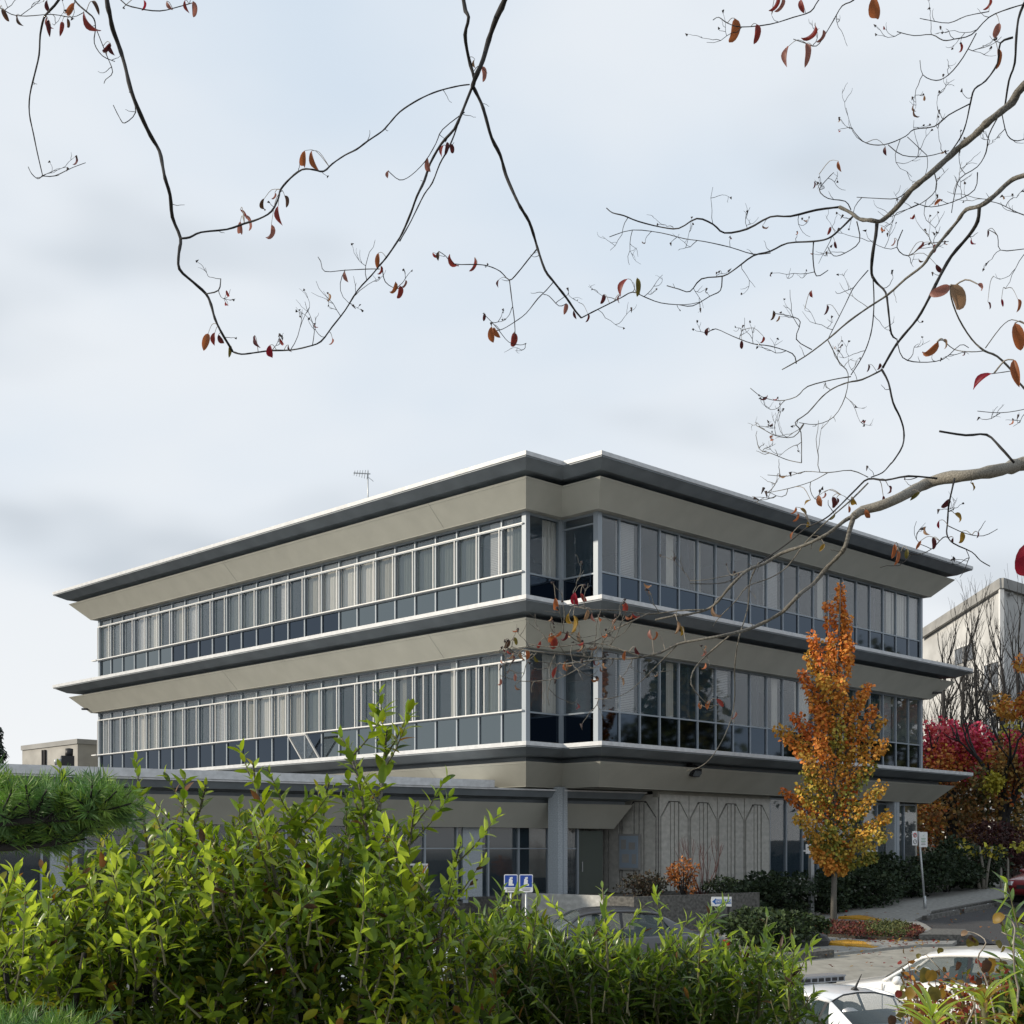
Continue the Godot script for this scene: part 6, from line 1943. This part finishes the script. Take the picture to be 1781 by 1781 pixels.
func build_dogwood() -> void:
	rng.seed = 303
	var foot := P(2250, 1480, 5.4)
	foot.y = H(foot.x, foot.z)
	var o := thing("dogwood_tree", "nearly leafless dogwood whose dark boughs hang across the sky", "tree", foot)
	part("trunk", tube_mesh(curve_between([Vector3(0, -0.3, 0), P(2240, 1300, 5.4) - foot, P(2255, 700, 5.3) - foot, P(2250, 300, 5.5) - foot, P(2235, -80, 5.6) - foot], 3), [0.15, 0.14, 0.13, 0.12, 0.12, 0.11, 0.10, 0.095, 0.09, 0.08, 0.07, 0.06, 0.05], 10), M.bark_light, o)
	var spots := []
	var runs := []
	for l in dogwood_lines():
		var q := []
		var n: int = (l.size() - 6) / 2
		for k in n:
			var t := float(k) / maxf(1.0, n - 1.0)
			# boughs swing gently towards and away from the eye
			var d := lerpf(l[1], l[2], t) + 0.10 * sin(k * 1.3 + l[6] * 0.01) * sin(PI * t)
			q.append(P(l[6 + k * 2], l[7 + k * 2], d) - foot)
		var run := curve_between(q, 3)
		var rad := []
		var dm: float = (l[1] + l[2]) / 2
		for i in run.size():
			var t := float(i) / run.size()
			rad.append((0.40 if l[3] < 20 else 0.47) * lerpf(l[3], l[4], t) / F * dm * rng.randf_range(0.85, 1.18))
		var st := st_new()
		st.set_smooth_group(0)
		add_tube(st, run, rad, 7 if l[3] > 8 else 5)
		# knuckles, side twigs and spur buds
		var along := 0.0
		var next := rng.randf_range(0.05, 0.2)
		for i in range(1, run.size()):
			var seg: Vector3 = run[i] - run[i - 1]
			var mid: Vector3 = run[i] + foot
			var on: bool = absf(mid.x / -mid.z) < 0.42
			along += seg.length()
			if l[5] > 0.0 and on and along > next:
				along = 0.0
				next = rng.randf_range(0.4, 1.2) / (l[5] * (1.6 if l[0] == "bark_grey" and l[5] > 4.0 else 1.0))
				var side := seg.cross(Vector3(0, 0, 1)).normalized() * (1.0 if rng.randf() < 0.5 else -1.0)
				var dir := (seg.normalized() * 0.7 + side + Vector3(0, rng.randf_range(-0.3, 0.3), rng.randf_range(-0.7, 0.7))).normalized()
				var big: bool = l[5] >= 3.0 and rng.randf() < 0.75
				twig(st, run[i], dir, rng.randf_range(0.10, 0.22) if big else rng.randf_range(0.02, 0.08), 0.0019, 2 if big else 0, spots)
		part("bough", done(st), M[l[0]], o)
		runs.append_array(run)
	# seed heads and buds at many twig tips
	var bs := st_new()
	bs.set_smooth_group(0)
	for p in spots:
		if rng.randf() < 0.30:
			add_tube(bs, [p, p + rdir() * 0.006, p + Vector3(rng.randfn(0, 0.006), rng.randf_range(-0.02, 0.012), 0)], [0.002, 0.006, 0.001], 5)
	var bo := part("buds", done(bs), M.bud, o)
	bo.set_meta("kind", "stuff")
	# single leaves still hanging: u, v of the stalk, length in pixels, colour, lean to the right (radians), depth
	var lm := [leaf_mesh(1.0, 0.40, 0.8, 1.1, 0.07, 8), leaf_mesh(1.0, 0.34, 1.1, 1.8, 0.09, 8), leaf_mesh(1.0, 0.30, 1.4, 0.7, 0.11, 8), leaf_mesh(1.0, 0.46, 0.6, 1.5, 0.08, 8)]
	var R := "leaf_red"
	var N := "leaf_maroon"
	var O := "leaf_orange"
	var Y := "leaf_gold"
	var K := "leaf_pink"
	var B := "leaf_brown"
	var V := "leaf_olive"
	var T := "leaf_tan"
	var C := "leaf_crimson"
	var list := [
		[146, 20, 42, R, 0.1, 6.1], [128, 5, 30, O, -0.5, 6.1], [160, 2, 26, B, 0.6, 6.1], [84, 35, 28, N, 0.1, 6.1], [82, 30, 22, R, -0.2, 6.1], [108, 38, 26, R, 0.0, 6.1], [117, 32, 18, B, 0.2, 6.1], [30, 25, 22, B, 0.0, 6.1], [4, 15, 24, B, 0.4, 6.1],
		[82, 0, 22, N, -0.1, 6.1], [192, 75, 24, N, -0.4, 6.2], [190, 78, 20, N, 0.2, 6.2], [250, 0, 18, C, 0.2, 6.1], [322, 0, 22, R, 0.1, 6.1], [336, 2, 26, K, 0.15, 6.1], [290, 2, 18, K, 0.3, 6.1],
		[530, 262, 34, O, -0.25, 6.4], [542, 262, 36, O, 0.15, 6.4], [484, 358, 34, R, 0.0, 6.4], [472, 390, 32, K, 0.1, 6.4], [418, 365, 18, R, 0.8, 6.4], [424, 375, 28, K, 1.0, 6.4], [418, 385, 28, K, -0.1, 6.4], [460, 345, 26, B, -0.5, 6.4], [495, 340, 22, B, 0.5, 6.4], [478, 335, 14, K, 0.2, 6.4],
		[362, 580, 32, O, -0.2, 6.4], [374, 578, 24, R, -0.3, 6.4], [380, 582, 20, N, 0.3, 6.4], [400, 600, 22, V, 0.0, 6.4], [443, 583, 24, N, 0.1, 6.4], [470, 600, 26, C, -0.15, 6.4], [578, 588, 14, K, 0.1, 6.4], [502, 600, 14, N, 0.0, 6.4],
		[838, 115, 26, K, 0.35, 6.3], [826, 103, 16, T, -0.5, 6.3], [778, 247, 24, N, -0.1, 6.3], [772, 252, 20, R, -0.5, 6.3], [784, 250, 18, N, 0.3, 6.3], [744, 275, 28, K, -0.1, 6.3], [676, 297, 14, K, -0.5, 6.3],
		[658, 440, 28, O, -0.1, 6.3], [662, 462, 18, R, 0.2, 6.3], [600, 472, 20, K, 0.0, 6.3], [688, 490, 26, O, -0.1, 6.3], [696, 497, 24, R, 0.1, 6.3], [706, 487, 16, K, -0.2, 6.3],
		[782, 442, 30, R, 0.15, 6.5], [825, 448, 26, R, 0.1, 6.5], [763, 438, 16, B, -0.2, 6.5], [855, 568, 30, O, -0.05, 6.5], [858, 570, 22, O, 0.4, 6.5], [894, 578, 28, R, 0.05, 6.5], [843, 545, 14, N, -0.1, 6.5], [868, 486, 14, N, -0.4, 6.5], [985, 528, 20, K, -0.1, 6.7], [998, 540, 16, N, 0.2, 6.7],
		[1092, 485, 34, R, -0.8, 6.8], [1108, 483, 32, V, 0.1, 6.8], [1050, 512, 18, N, 0.0, 6.8], [1080, 512, 16, N, -0.9, 6.8], [1022, 545, 16, N, 0.2, 6.8],
		[1278, 32, 42, O, 0.12, 6.1], [1316, 42, 32, R, 0.1, 6.1], [1350, -8, 30, R, 0.25, 6.1], [1360, -5, 28, K, 0.1, 6.1], [1392, 0, 24, R, 0.05, 6.1], [1372, 80, 36, K, -0.35, 6.1], [1402, 76, 40, K, 0.05, 6.1], [1418, 44, 34, R, -0.1, 6.1], [1432, 52, 24, K, 0.0, 6.1], [1520, -6, 44, O, 0.1, 6.1], [1735, 85, 32, O, 0.15, 6.2], [1738, 40, 26, K, -0.3, 6.2], [1722, -4, 22, R, 0.1, 6.2],
		[1458, 280, 20, O, 0.1, 6.6], [1540, 255, 16, N, -0.2, 6.5], [1416, 316, 12, N, 0.3, 6.6], [1452, 420, 14, N, 0, 6.6], [1444, 395, 14, R, -0.2, 6.6], [1625, 425, 16, R, 0.1, 6.5], [1605, 420, 18, R, -0.4, 6.5], [1690, 415, 14, C, 0.0, 6.3], [1718, 400, 12, N, 0.1, 6.3], [1555, 415, 14, K, 0.3, 6.5], [1628, 460, 20, N, 0.5, 6.5],
		[1232, 570, 16, N, -0.5, 6.8], [1290, 592, 16, N, 0, 6.8], [1328, 585, 14, R, 0, 6.8], [1345, 540, 18, B, 0.1, 6.7], [1412, 505, 14, R, -0.3, 6.6], [1438, 530, 18, N, 0.0, 6.6], [1510, 634, 14, N, 0, 6.5], [1530, 632, 14, N, 0.1, 6.5], [1718, 525, 14, N, 0.5, 6.3], [1742, 520, 14, C, 0.2, 6.3], [1770, 520, 24, O, 0.1, 6.3],
		[1655, 495, 56, "leaf_tan", 0.55, 2.6], [1652, 497, 40, K, -1.0, 2.6], [1700, 494, 20, K, 1.2, 2.6], [1765, 562, 52, O, 0.25, 2.6], [1763, 626, 50, O, 0.05, 2.6], [1725, 650, 40, C, -1.15, 2.6], [1632, 594, 42, O, -0.6, 2.6], [1640, 590, 20, T, 0.9, 2.6], [1784, 945, 75, C, -0.05, 2.4],
		[1384, 882, 16, O, -0.1, 5.0], [1392, 884, 16, Y, 0.9, 5.0], [1387, 892, 18, O, 0.1, 5.0], [1424, 862, 22, O, -0.05, 5.0], [1434, 856, 14, K, 0.3, 5.0], [1410, 870, 14, Y, -1.2, 5.0], [1448, 864, 22, N, 0.3, 5.0], [1455, 866, 18, N, 0.5, 5.0], [1482, 864, 22, Y, 0.25, 5.0], [1476, 880, 14, O, 0.2, 5.0], [1505, 886, 20, O, 0.3, 4.9], [1450, 892, 16, V, 0.0, 5.0], [1406, 905, 14, Y, 0.0, 5.0], [1380, 925, 14, O, -0.5, 5.0], [1434, 946, 16, Y, -0.6, 5.0], [1545, 845, 18, N, 0.9, 5.0], [1536, 862, 16, N, 0.1, 5.0], [1600, 856, 22, V, -0.9, 5.0],
		[1652, 868, 22, N, -0.6, 5.1], [1660, 893, 24, Y, 1.1, 5.1], [1634, 905, 16, C, -0.1, 5.1], [1672, 925, 24, Y, 0.2, 5.1], [1556, 946, 26, O, -0.1, 5.1], [1560, 958, 26, O, 0.0, 5.1], [1602, 940, 18, O, -0.5, 5.1], [1622, 935, 22, N, 0.2, 5.1], [1578, 955, 18, V, -0.2, 5.1], [1700, 925, 12, N, 0.1, 5.1], [1658, 935, 14, N, -0.2, 5.1], [1688, 840, 18, Y, 1.1, 5.1],
		[966, 1040, 28, O, 0.05, 5.1], [1000, 1030, 30, C, -0.1, 5.1], [1010, 1032, 22, R, 0.5, 5.1], [990, 1066, 30, Y, -0.15, 5.1], [997, 1070, 34, Y, 0.2, 5.1], [1088, 1048, 22, R, 0.0, 5.1], [1022, 1060, 24, T, -0.1, 5.1], [1030, 1066, 18, K, 0.1, 5.1], [1074, 1076, 16, O, -1.0, 5.1], [958, 1100, 30, O, 0.1, 5.1], [966, 1108, 30, R, -0.2, 5.1], [940, 1115, 18, R, -0.3, 5.1], [1008, 1098, 24, T, 0.0, 5.1], [885, 1112, 20, B, -0.2, 5.1], [895, 1108, 16, V, 0.3, 5.1], [905, 1130, 22, T, 0.1, 5.1], [915, 1130, 20, O, 0.4, 5.1], [1088, 1132, 20, O, -0.2, 5.0], [1105, 1125, 20, N, 0.2, 5.0], [968, 1160, 22, R, -0.4, 5.1], [978, 1155, 18, T, 0.9, 5.1], [930, 1140, 18, V, 0.3, 5.1], [870, 1180, 18, K, 0.1, 5.1], [893, 1140, 14, N, 0.1, 5.1], [896, 1172, 14, K, 0.0, 5.1], [1080, 1178, 16, T, 0.5, 5.0], [1131, 1095, 20, K, -0.2, 5.0], [1140, 1098, 18, O, 0.3, 5.0], [1178, 1080, 24, T, 0.1, 5.0], [1184, 1088, 20, Y, 0.3, 5.0], [1240, 1055, 28, T, 0.0, 5.0], [1226, 1130, 16, K, 0.0, 5.1], [1236, 1218, 20, O, -0.6, 5.1], [1246, 1216, 20, R, 0.8, 5.1], [1280, 1238, 16, K, -0.1, 5.2], [1216, 1222, 12, O, 0.0, 5.2],
	]
	var sk := st_new()
	sk.set_smooth_group(0)
	var joints := runs + spots
	for l in list:
		var d: float = l[5]
		var p := P(l[0], l[1], d) - foot
		# its stalk, back to the nearest wood
		var near: Vector3 = joints[0]
		for q in joints:
			if q.distance_squared_to(p) < near.distance_squared_to(p):
				near = q
		var gap := near.distance_to(p)
		if gap > 0.12 and gap < 1.2:
			p = near + (p - near) * 0.12 / gap if gap > 0.5 else p
		add_tube(sk, curve_between([near, near.lerp(p, 0.55) + Vector3(0, 0.25 * near.distance_to(p), 0), p], 3), [0.0018, 0.0017, 0.0016, 0.0015, 0.0014, 0.0013, 0.0012], 4, false)
		var size: float = l[2] / F * d * 0.98
		var a: float = l[4]
		var dir := Vector3(sin(a), -cos(a), rng.randf_range(-0.35, 0.35))
		var face := Vector3(rng.randf_range(-0.9, 0.9), 0.35, rng.randf_range(0.25, 1.0))
		if l[2] > 50:
			face = Vector3(-0.4, 0.5, 0.8)
		part("leaf", lm[rng.randi() % 4], M[l[3]], o, p, aim(dir, face, size))
	part("stalks", done(sk), M.twig_pale, o)
	# shrivelled leaves scattered on the twig tips
	var xfs := []
	var cols := []
	for p in spots:
		var w: Vector3 = p + foot
		var u := CX + w.x / -w.z * F
		var v := HV - (w.y - EYE) / -w.z * F
		var dense: bool = u > 870 and u < 1260 and v > 1030 and v < 1230
		if rng.randf() < (0.30 if dense else 0.07):
			var s := rng.randf_range(0.018, 0.045)
			xfs.append(Transform3D(aim(Vector3(rng.randfn(0, 0.5), -1, rng.randfn(0, 0.5)), rdir(), s), p))
			cols.append(pick([Color(0.11, 0.022, 0.028), Color(0.14, 0.075, 0.045), Color(0.40, 0.14, 0.06), Color(0.40, 0.26, 0.16), Color(0.30, 0.04, 0.035)]))
	swarm("withered_leaves", lm[1], M.leaf_dry, xfs, cols, o)

# ================================================================ mixed shrubs at the lower right corner

func build_foreground_shrubs() -> void:
	rng.seed = 404
	# twiggy shrub with round yellow-brown leaves
	var foot := P(1640, 1480, 4.7)
	foot.y = H(foot.x, foot.z)
	var o := thing("hazel_shrub", "twiggy shrub with a few round yellow-brown leaves before the white cars", "shrub", foot)
	var lines := [
		[4.6, 4, 1, 1700, 1990, 1735, 1840, 1770, 1740, 1765, 1690, 1763, 1640, 1765, 1615, 1757, 1598, 1748, 1592],
		[4.7, 3, 1, 1700, 1990, 1740, 1860, 1720, 1720, 1700, 1670, 1715, 1640, 1700, 1625, 1683, 1620],
		[4.6, 3, 1, 1690, 1990, 1700, 1830, 1690, 1730, 1650, 1700, 1625, 1675, 1610, 1660],
		[4.8, 3, 1, 1690, 1990, 1660, 1850, 1700, 1735, 1670, 1722, 1630, 1705, 1590, 1685],
		[4.6, 3, 1, 1650, 1990, 1640, 1860, 1620, 1770, 1590, 1740, 1570, 1700],
		[4.7, 2, 1, 1763, 1630, 1750, 1625, 1742, 1621],
		[4.6, 3, 1, 1780, 1990, 1790, 1760, 1785, 1650, 1770, 1630]]
	for l in lines:
		var q := []
		for k in range(3, l.size(), 2):
			q.append(P(l[k], l[k + 1], l[0] + 0.05 * sin(k)) - foot)
		var run := curve_between(q, 3)
		var rad := []
		for i in run.size():
			rad.append(0.5 * lerpf(l[1] * 1.3, l[2] * 1.4, float(i) / run.size()) / F * 4.7)
		part("stem", tube_mesh(run, rad, 5), M.twig_pale, o)
	var rl := [leaf_mesh(1.0, 0.85, 0.25, 0.5, 0.05, 6, 0.7), leaf_mesh(1.0, 0.75, 0.4, 0.9, 0.06, 6, 0.7)]
	for l in [[1687, 1628, 24, "leaf_olive", 0.4], [1683, 1630, 16, "leaf_brown", 1.2], [1748, 1592, 22, "leaf_gold", -1.2], [1683, 1620, 12, "leaf_tan", -1.2], [1732, 1636, 14, "leaf_olive", 0.7], [1745, 1645, 12, "leaf_olive", 0.0], [1632, 1648, 14, "leaf_olive", 0.6], [1602, 1660, 10, "leaf_olive", -1.0], [1665, 1672, 18, "leaf_brown", 0.2], [1720, 1665, 26, "leaf_gold", 0.3], [1716, 1668, 22, "leaf_brown", -0.1], [1606, 1682, 26, "leaf_olive", 0.1], [1612, 1688, 22, "leaf_gold", 0.7], [1655, 1700, 16, "leaf_gold", 0.3], [1600, 1708, 24, "leaf_orange", -0.4], [1590, 1716, 22, "leaf_gold", -0.6], [1620, 1715, 26, "leaf_olive", 0.3], [1632, 1722, 22, "leaf_gold", 0.8], [1585, 1738, 22, "leaf_gold", -0.3], [1605, 1742, 22, "leaf_orange", 0.2], [1575, 1725, 16, "leaf_olive", -1.0], [1560, 1722, 14, "leaf_red", 0.4], [1640, 1745, 20, "leaf_olive", 0.3], [1595, 1760, 24, "leaf_gold", 0.1], [1572, 1755, 18, "leaf_olive", -0.5], [1713, 1718, 24, "leaf_gold", -0.3], [1700, 1700, 14, "leaf_brown", 0.4], [1650, 1735, 16, "leaf_orange", 0.3], [1550, 1765, 18, "leaf_brown", 0.1], [1600, 1775, 26, "leaf_orange", 0.6]]:
		var d := rng.randf_range(4.4, 4.9)
		part("leaf", rl[rng.randi() % 2], M[l[3]], o, P(l[0], l[1], d) - foot, aim(Vector3(sin(l[4]), -cos(l[4]), rng.randf_range(-0.3, 0.3)), Vector3(rng.randf_range(-0.6, 0.6), 0.5, 0.9), l[2] / F * d * 1.15))
	# strap-leaved clumps
	for k in 3:
		var u: float = [1622.0, 1712.0, 1768.0][k]
		var dd: float = [4.2, 4.5, 4.4][k]
		var b := P(u, 1480, dd)
		b.y = H(b.x, b.z)
		var c := thing("strap_plant", ["arching strap-leaved plant with broad lime blades in the corner shrubs", "strap-leaved plant turning yellow in the corner shrubs", "strap-leaved plant at the picture's very corner"][k], "plant", b, 0.0, "strap-leaved plants in the corner")
		var neck := P(u, [1775.0, 1745.0, 1785.0][k], dd) - b
		part("stem", tube_mesh([Vector3(0, -0.05, 0), neck * Vector3(0.5, 0.5, 0.5), neck], [0.02, 0.015, 0.01], 6), M.stem_green, c)
		for i in 16:
			var a := TAU * i / 16.0 + rng.randf() * 0.3
			var m: Mesh = leaf_mesh(rng.randf_range(0.13, 0.20), rng.randf_range(0.013, 0.024), 0.5, rng.randf_range(0.6, 1.7), 0.0, 7)
			var out := Vector3(cos(a), rng.randf_range(0.5, 1.6), sin(a))
			part("leaf", m, [M.green_fresh, M.green_yellow, M.green_fresh, M.leaf_gold][rng.randi() % (3 if k == 0 else 4)], c, neck + Vector3(0, rng.randf_range(-0.05, 0.02), 0), aim(out, Vector3(-cos(a) * 0.2, 1.0, -sin(a) * 0.2) + rdir() * 0.1))
	# small-leaved russet shrub
	var f2 := P(1715, 1480, 5.3)
	f2.y = H(f2.x, f2.z)
	var s := thing("russet_shrub", "small-leaved russet and gold shrub in front of the white saloon", "shrub", f2)
	var st := st_new()
	st.set_smooth_group(0)
	var xfs := []
	var cols := []
	for i in 70:
		var tip := P(rng.randf_range(1570, 1800), rng.randf_range(1668, 1790), rng.randf_range(5.0, 5.6))
		if tip.x < P(1640, 0, 5.3).x and rng.randf() < 0.6:
			tip.y -= 0.12
		tip -= f2
		var base := Vector3(tip.x * 0.4, 0.2, tip.z * 0.4)
		var run := curve_between([base, base.lerp(tip, 0.6) + Vector3(0, 0.08, 0), tip], 3)
		add_tube(st, run, [0.004, 0.004, 0.0035, 0.003, 0.0025, 0.002, 0.0015], 4, false)
		for k in 26:
			var p: Vector3 = run[run.size() - 2].lerp(tip, rng.randf_range(-0.6, 1.0)) + rdir() * 0.035
			xfs.append(Transform3D(aim(rdir() + Vector3(0, 0.2, 0), rdir(), rng.randf_range(0.018, 0.034)), p))
			cols.append(jitter(pick([Color(0.34, 0.10, 0.045), Color(0.28, 0.05, 0.035), Color(0.40, 0.22, 0.05), Color(0.22, 0.17, 0.05), Color(0.12, 0.08, 0.03), Color(0.14, 0.17, 0.03)]), 0.3))
	part("stems", done(st), M.stem_red, s)
	swarm("foliage", leaf_mesh(1.0, 0.6, 0.3, 0.4, 0.0, 3), M.leaf_dry, xfs, cols, s)
	# evergreen tuft at the edge
	var tr := [Vector2(1690, 1790), Vector2(1735, 1720), Vector2(1760, 1690), Vector2(1781, 1640), Vector2(1900, 1600)]
	laurel("narrow_laurel", "narrow-leaved laurel at the picture's edge beside the russet shrub", 1715, 1840, tr, 5.0, 5.7, 46, [[5.3, 1800, 1900, 1792, 1700, 1785, 1615]], true, 120, 160, "narrow-leaved laurels lower on the bank")
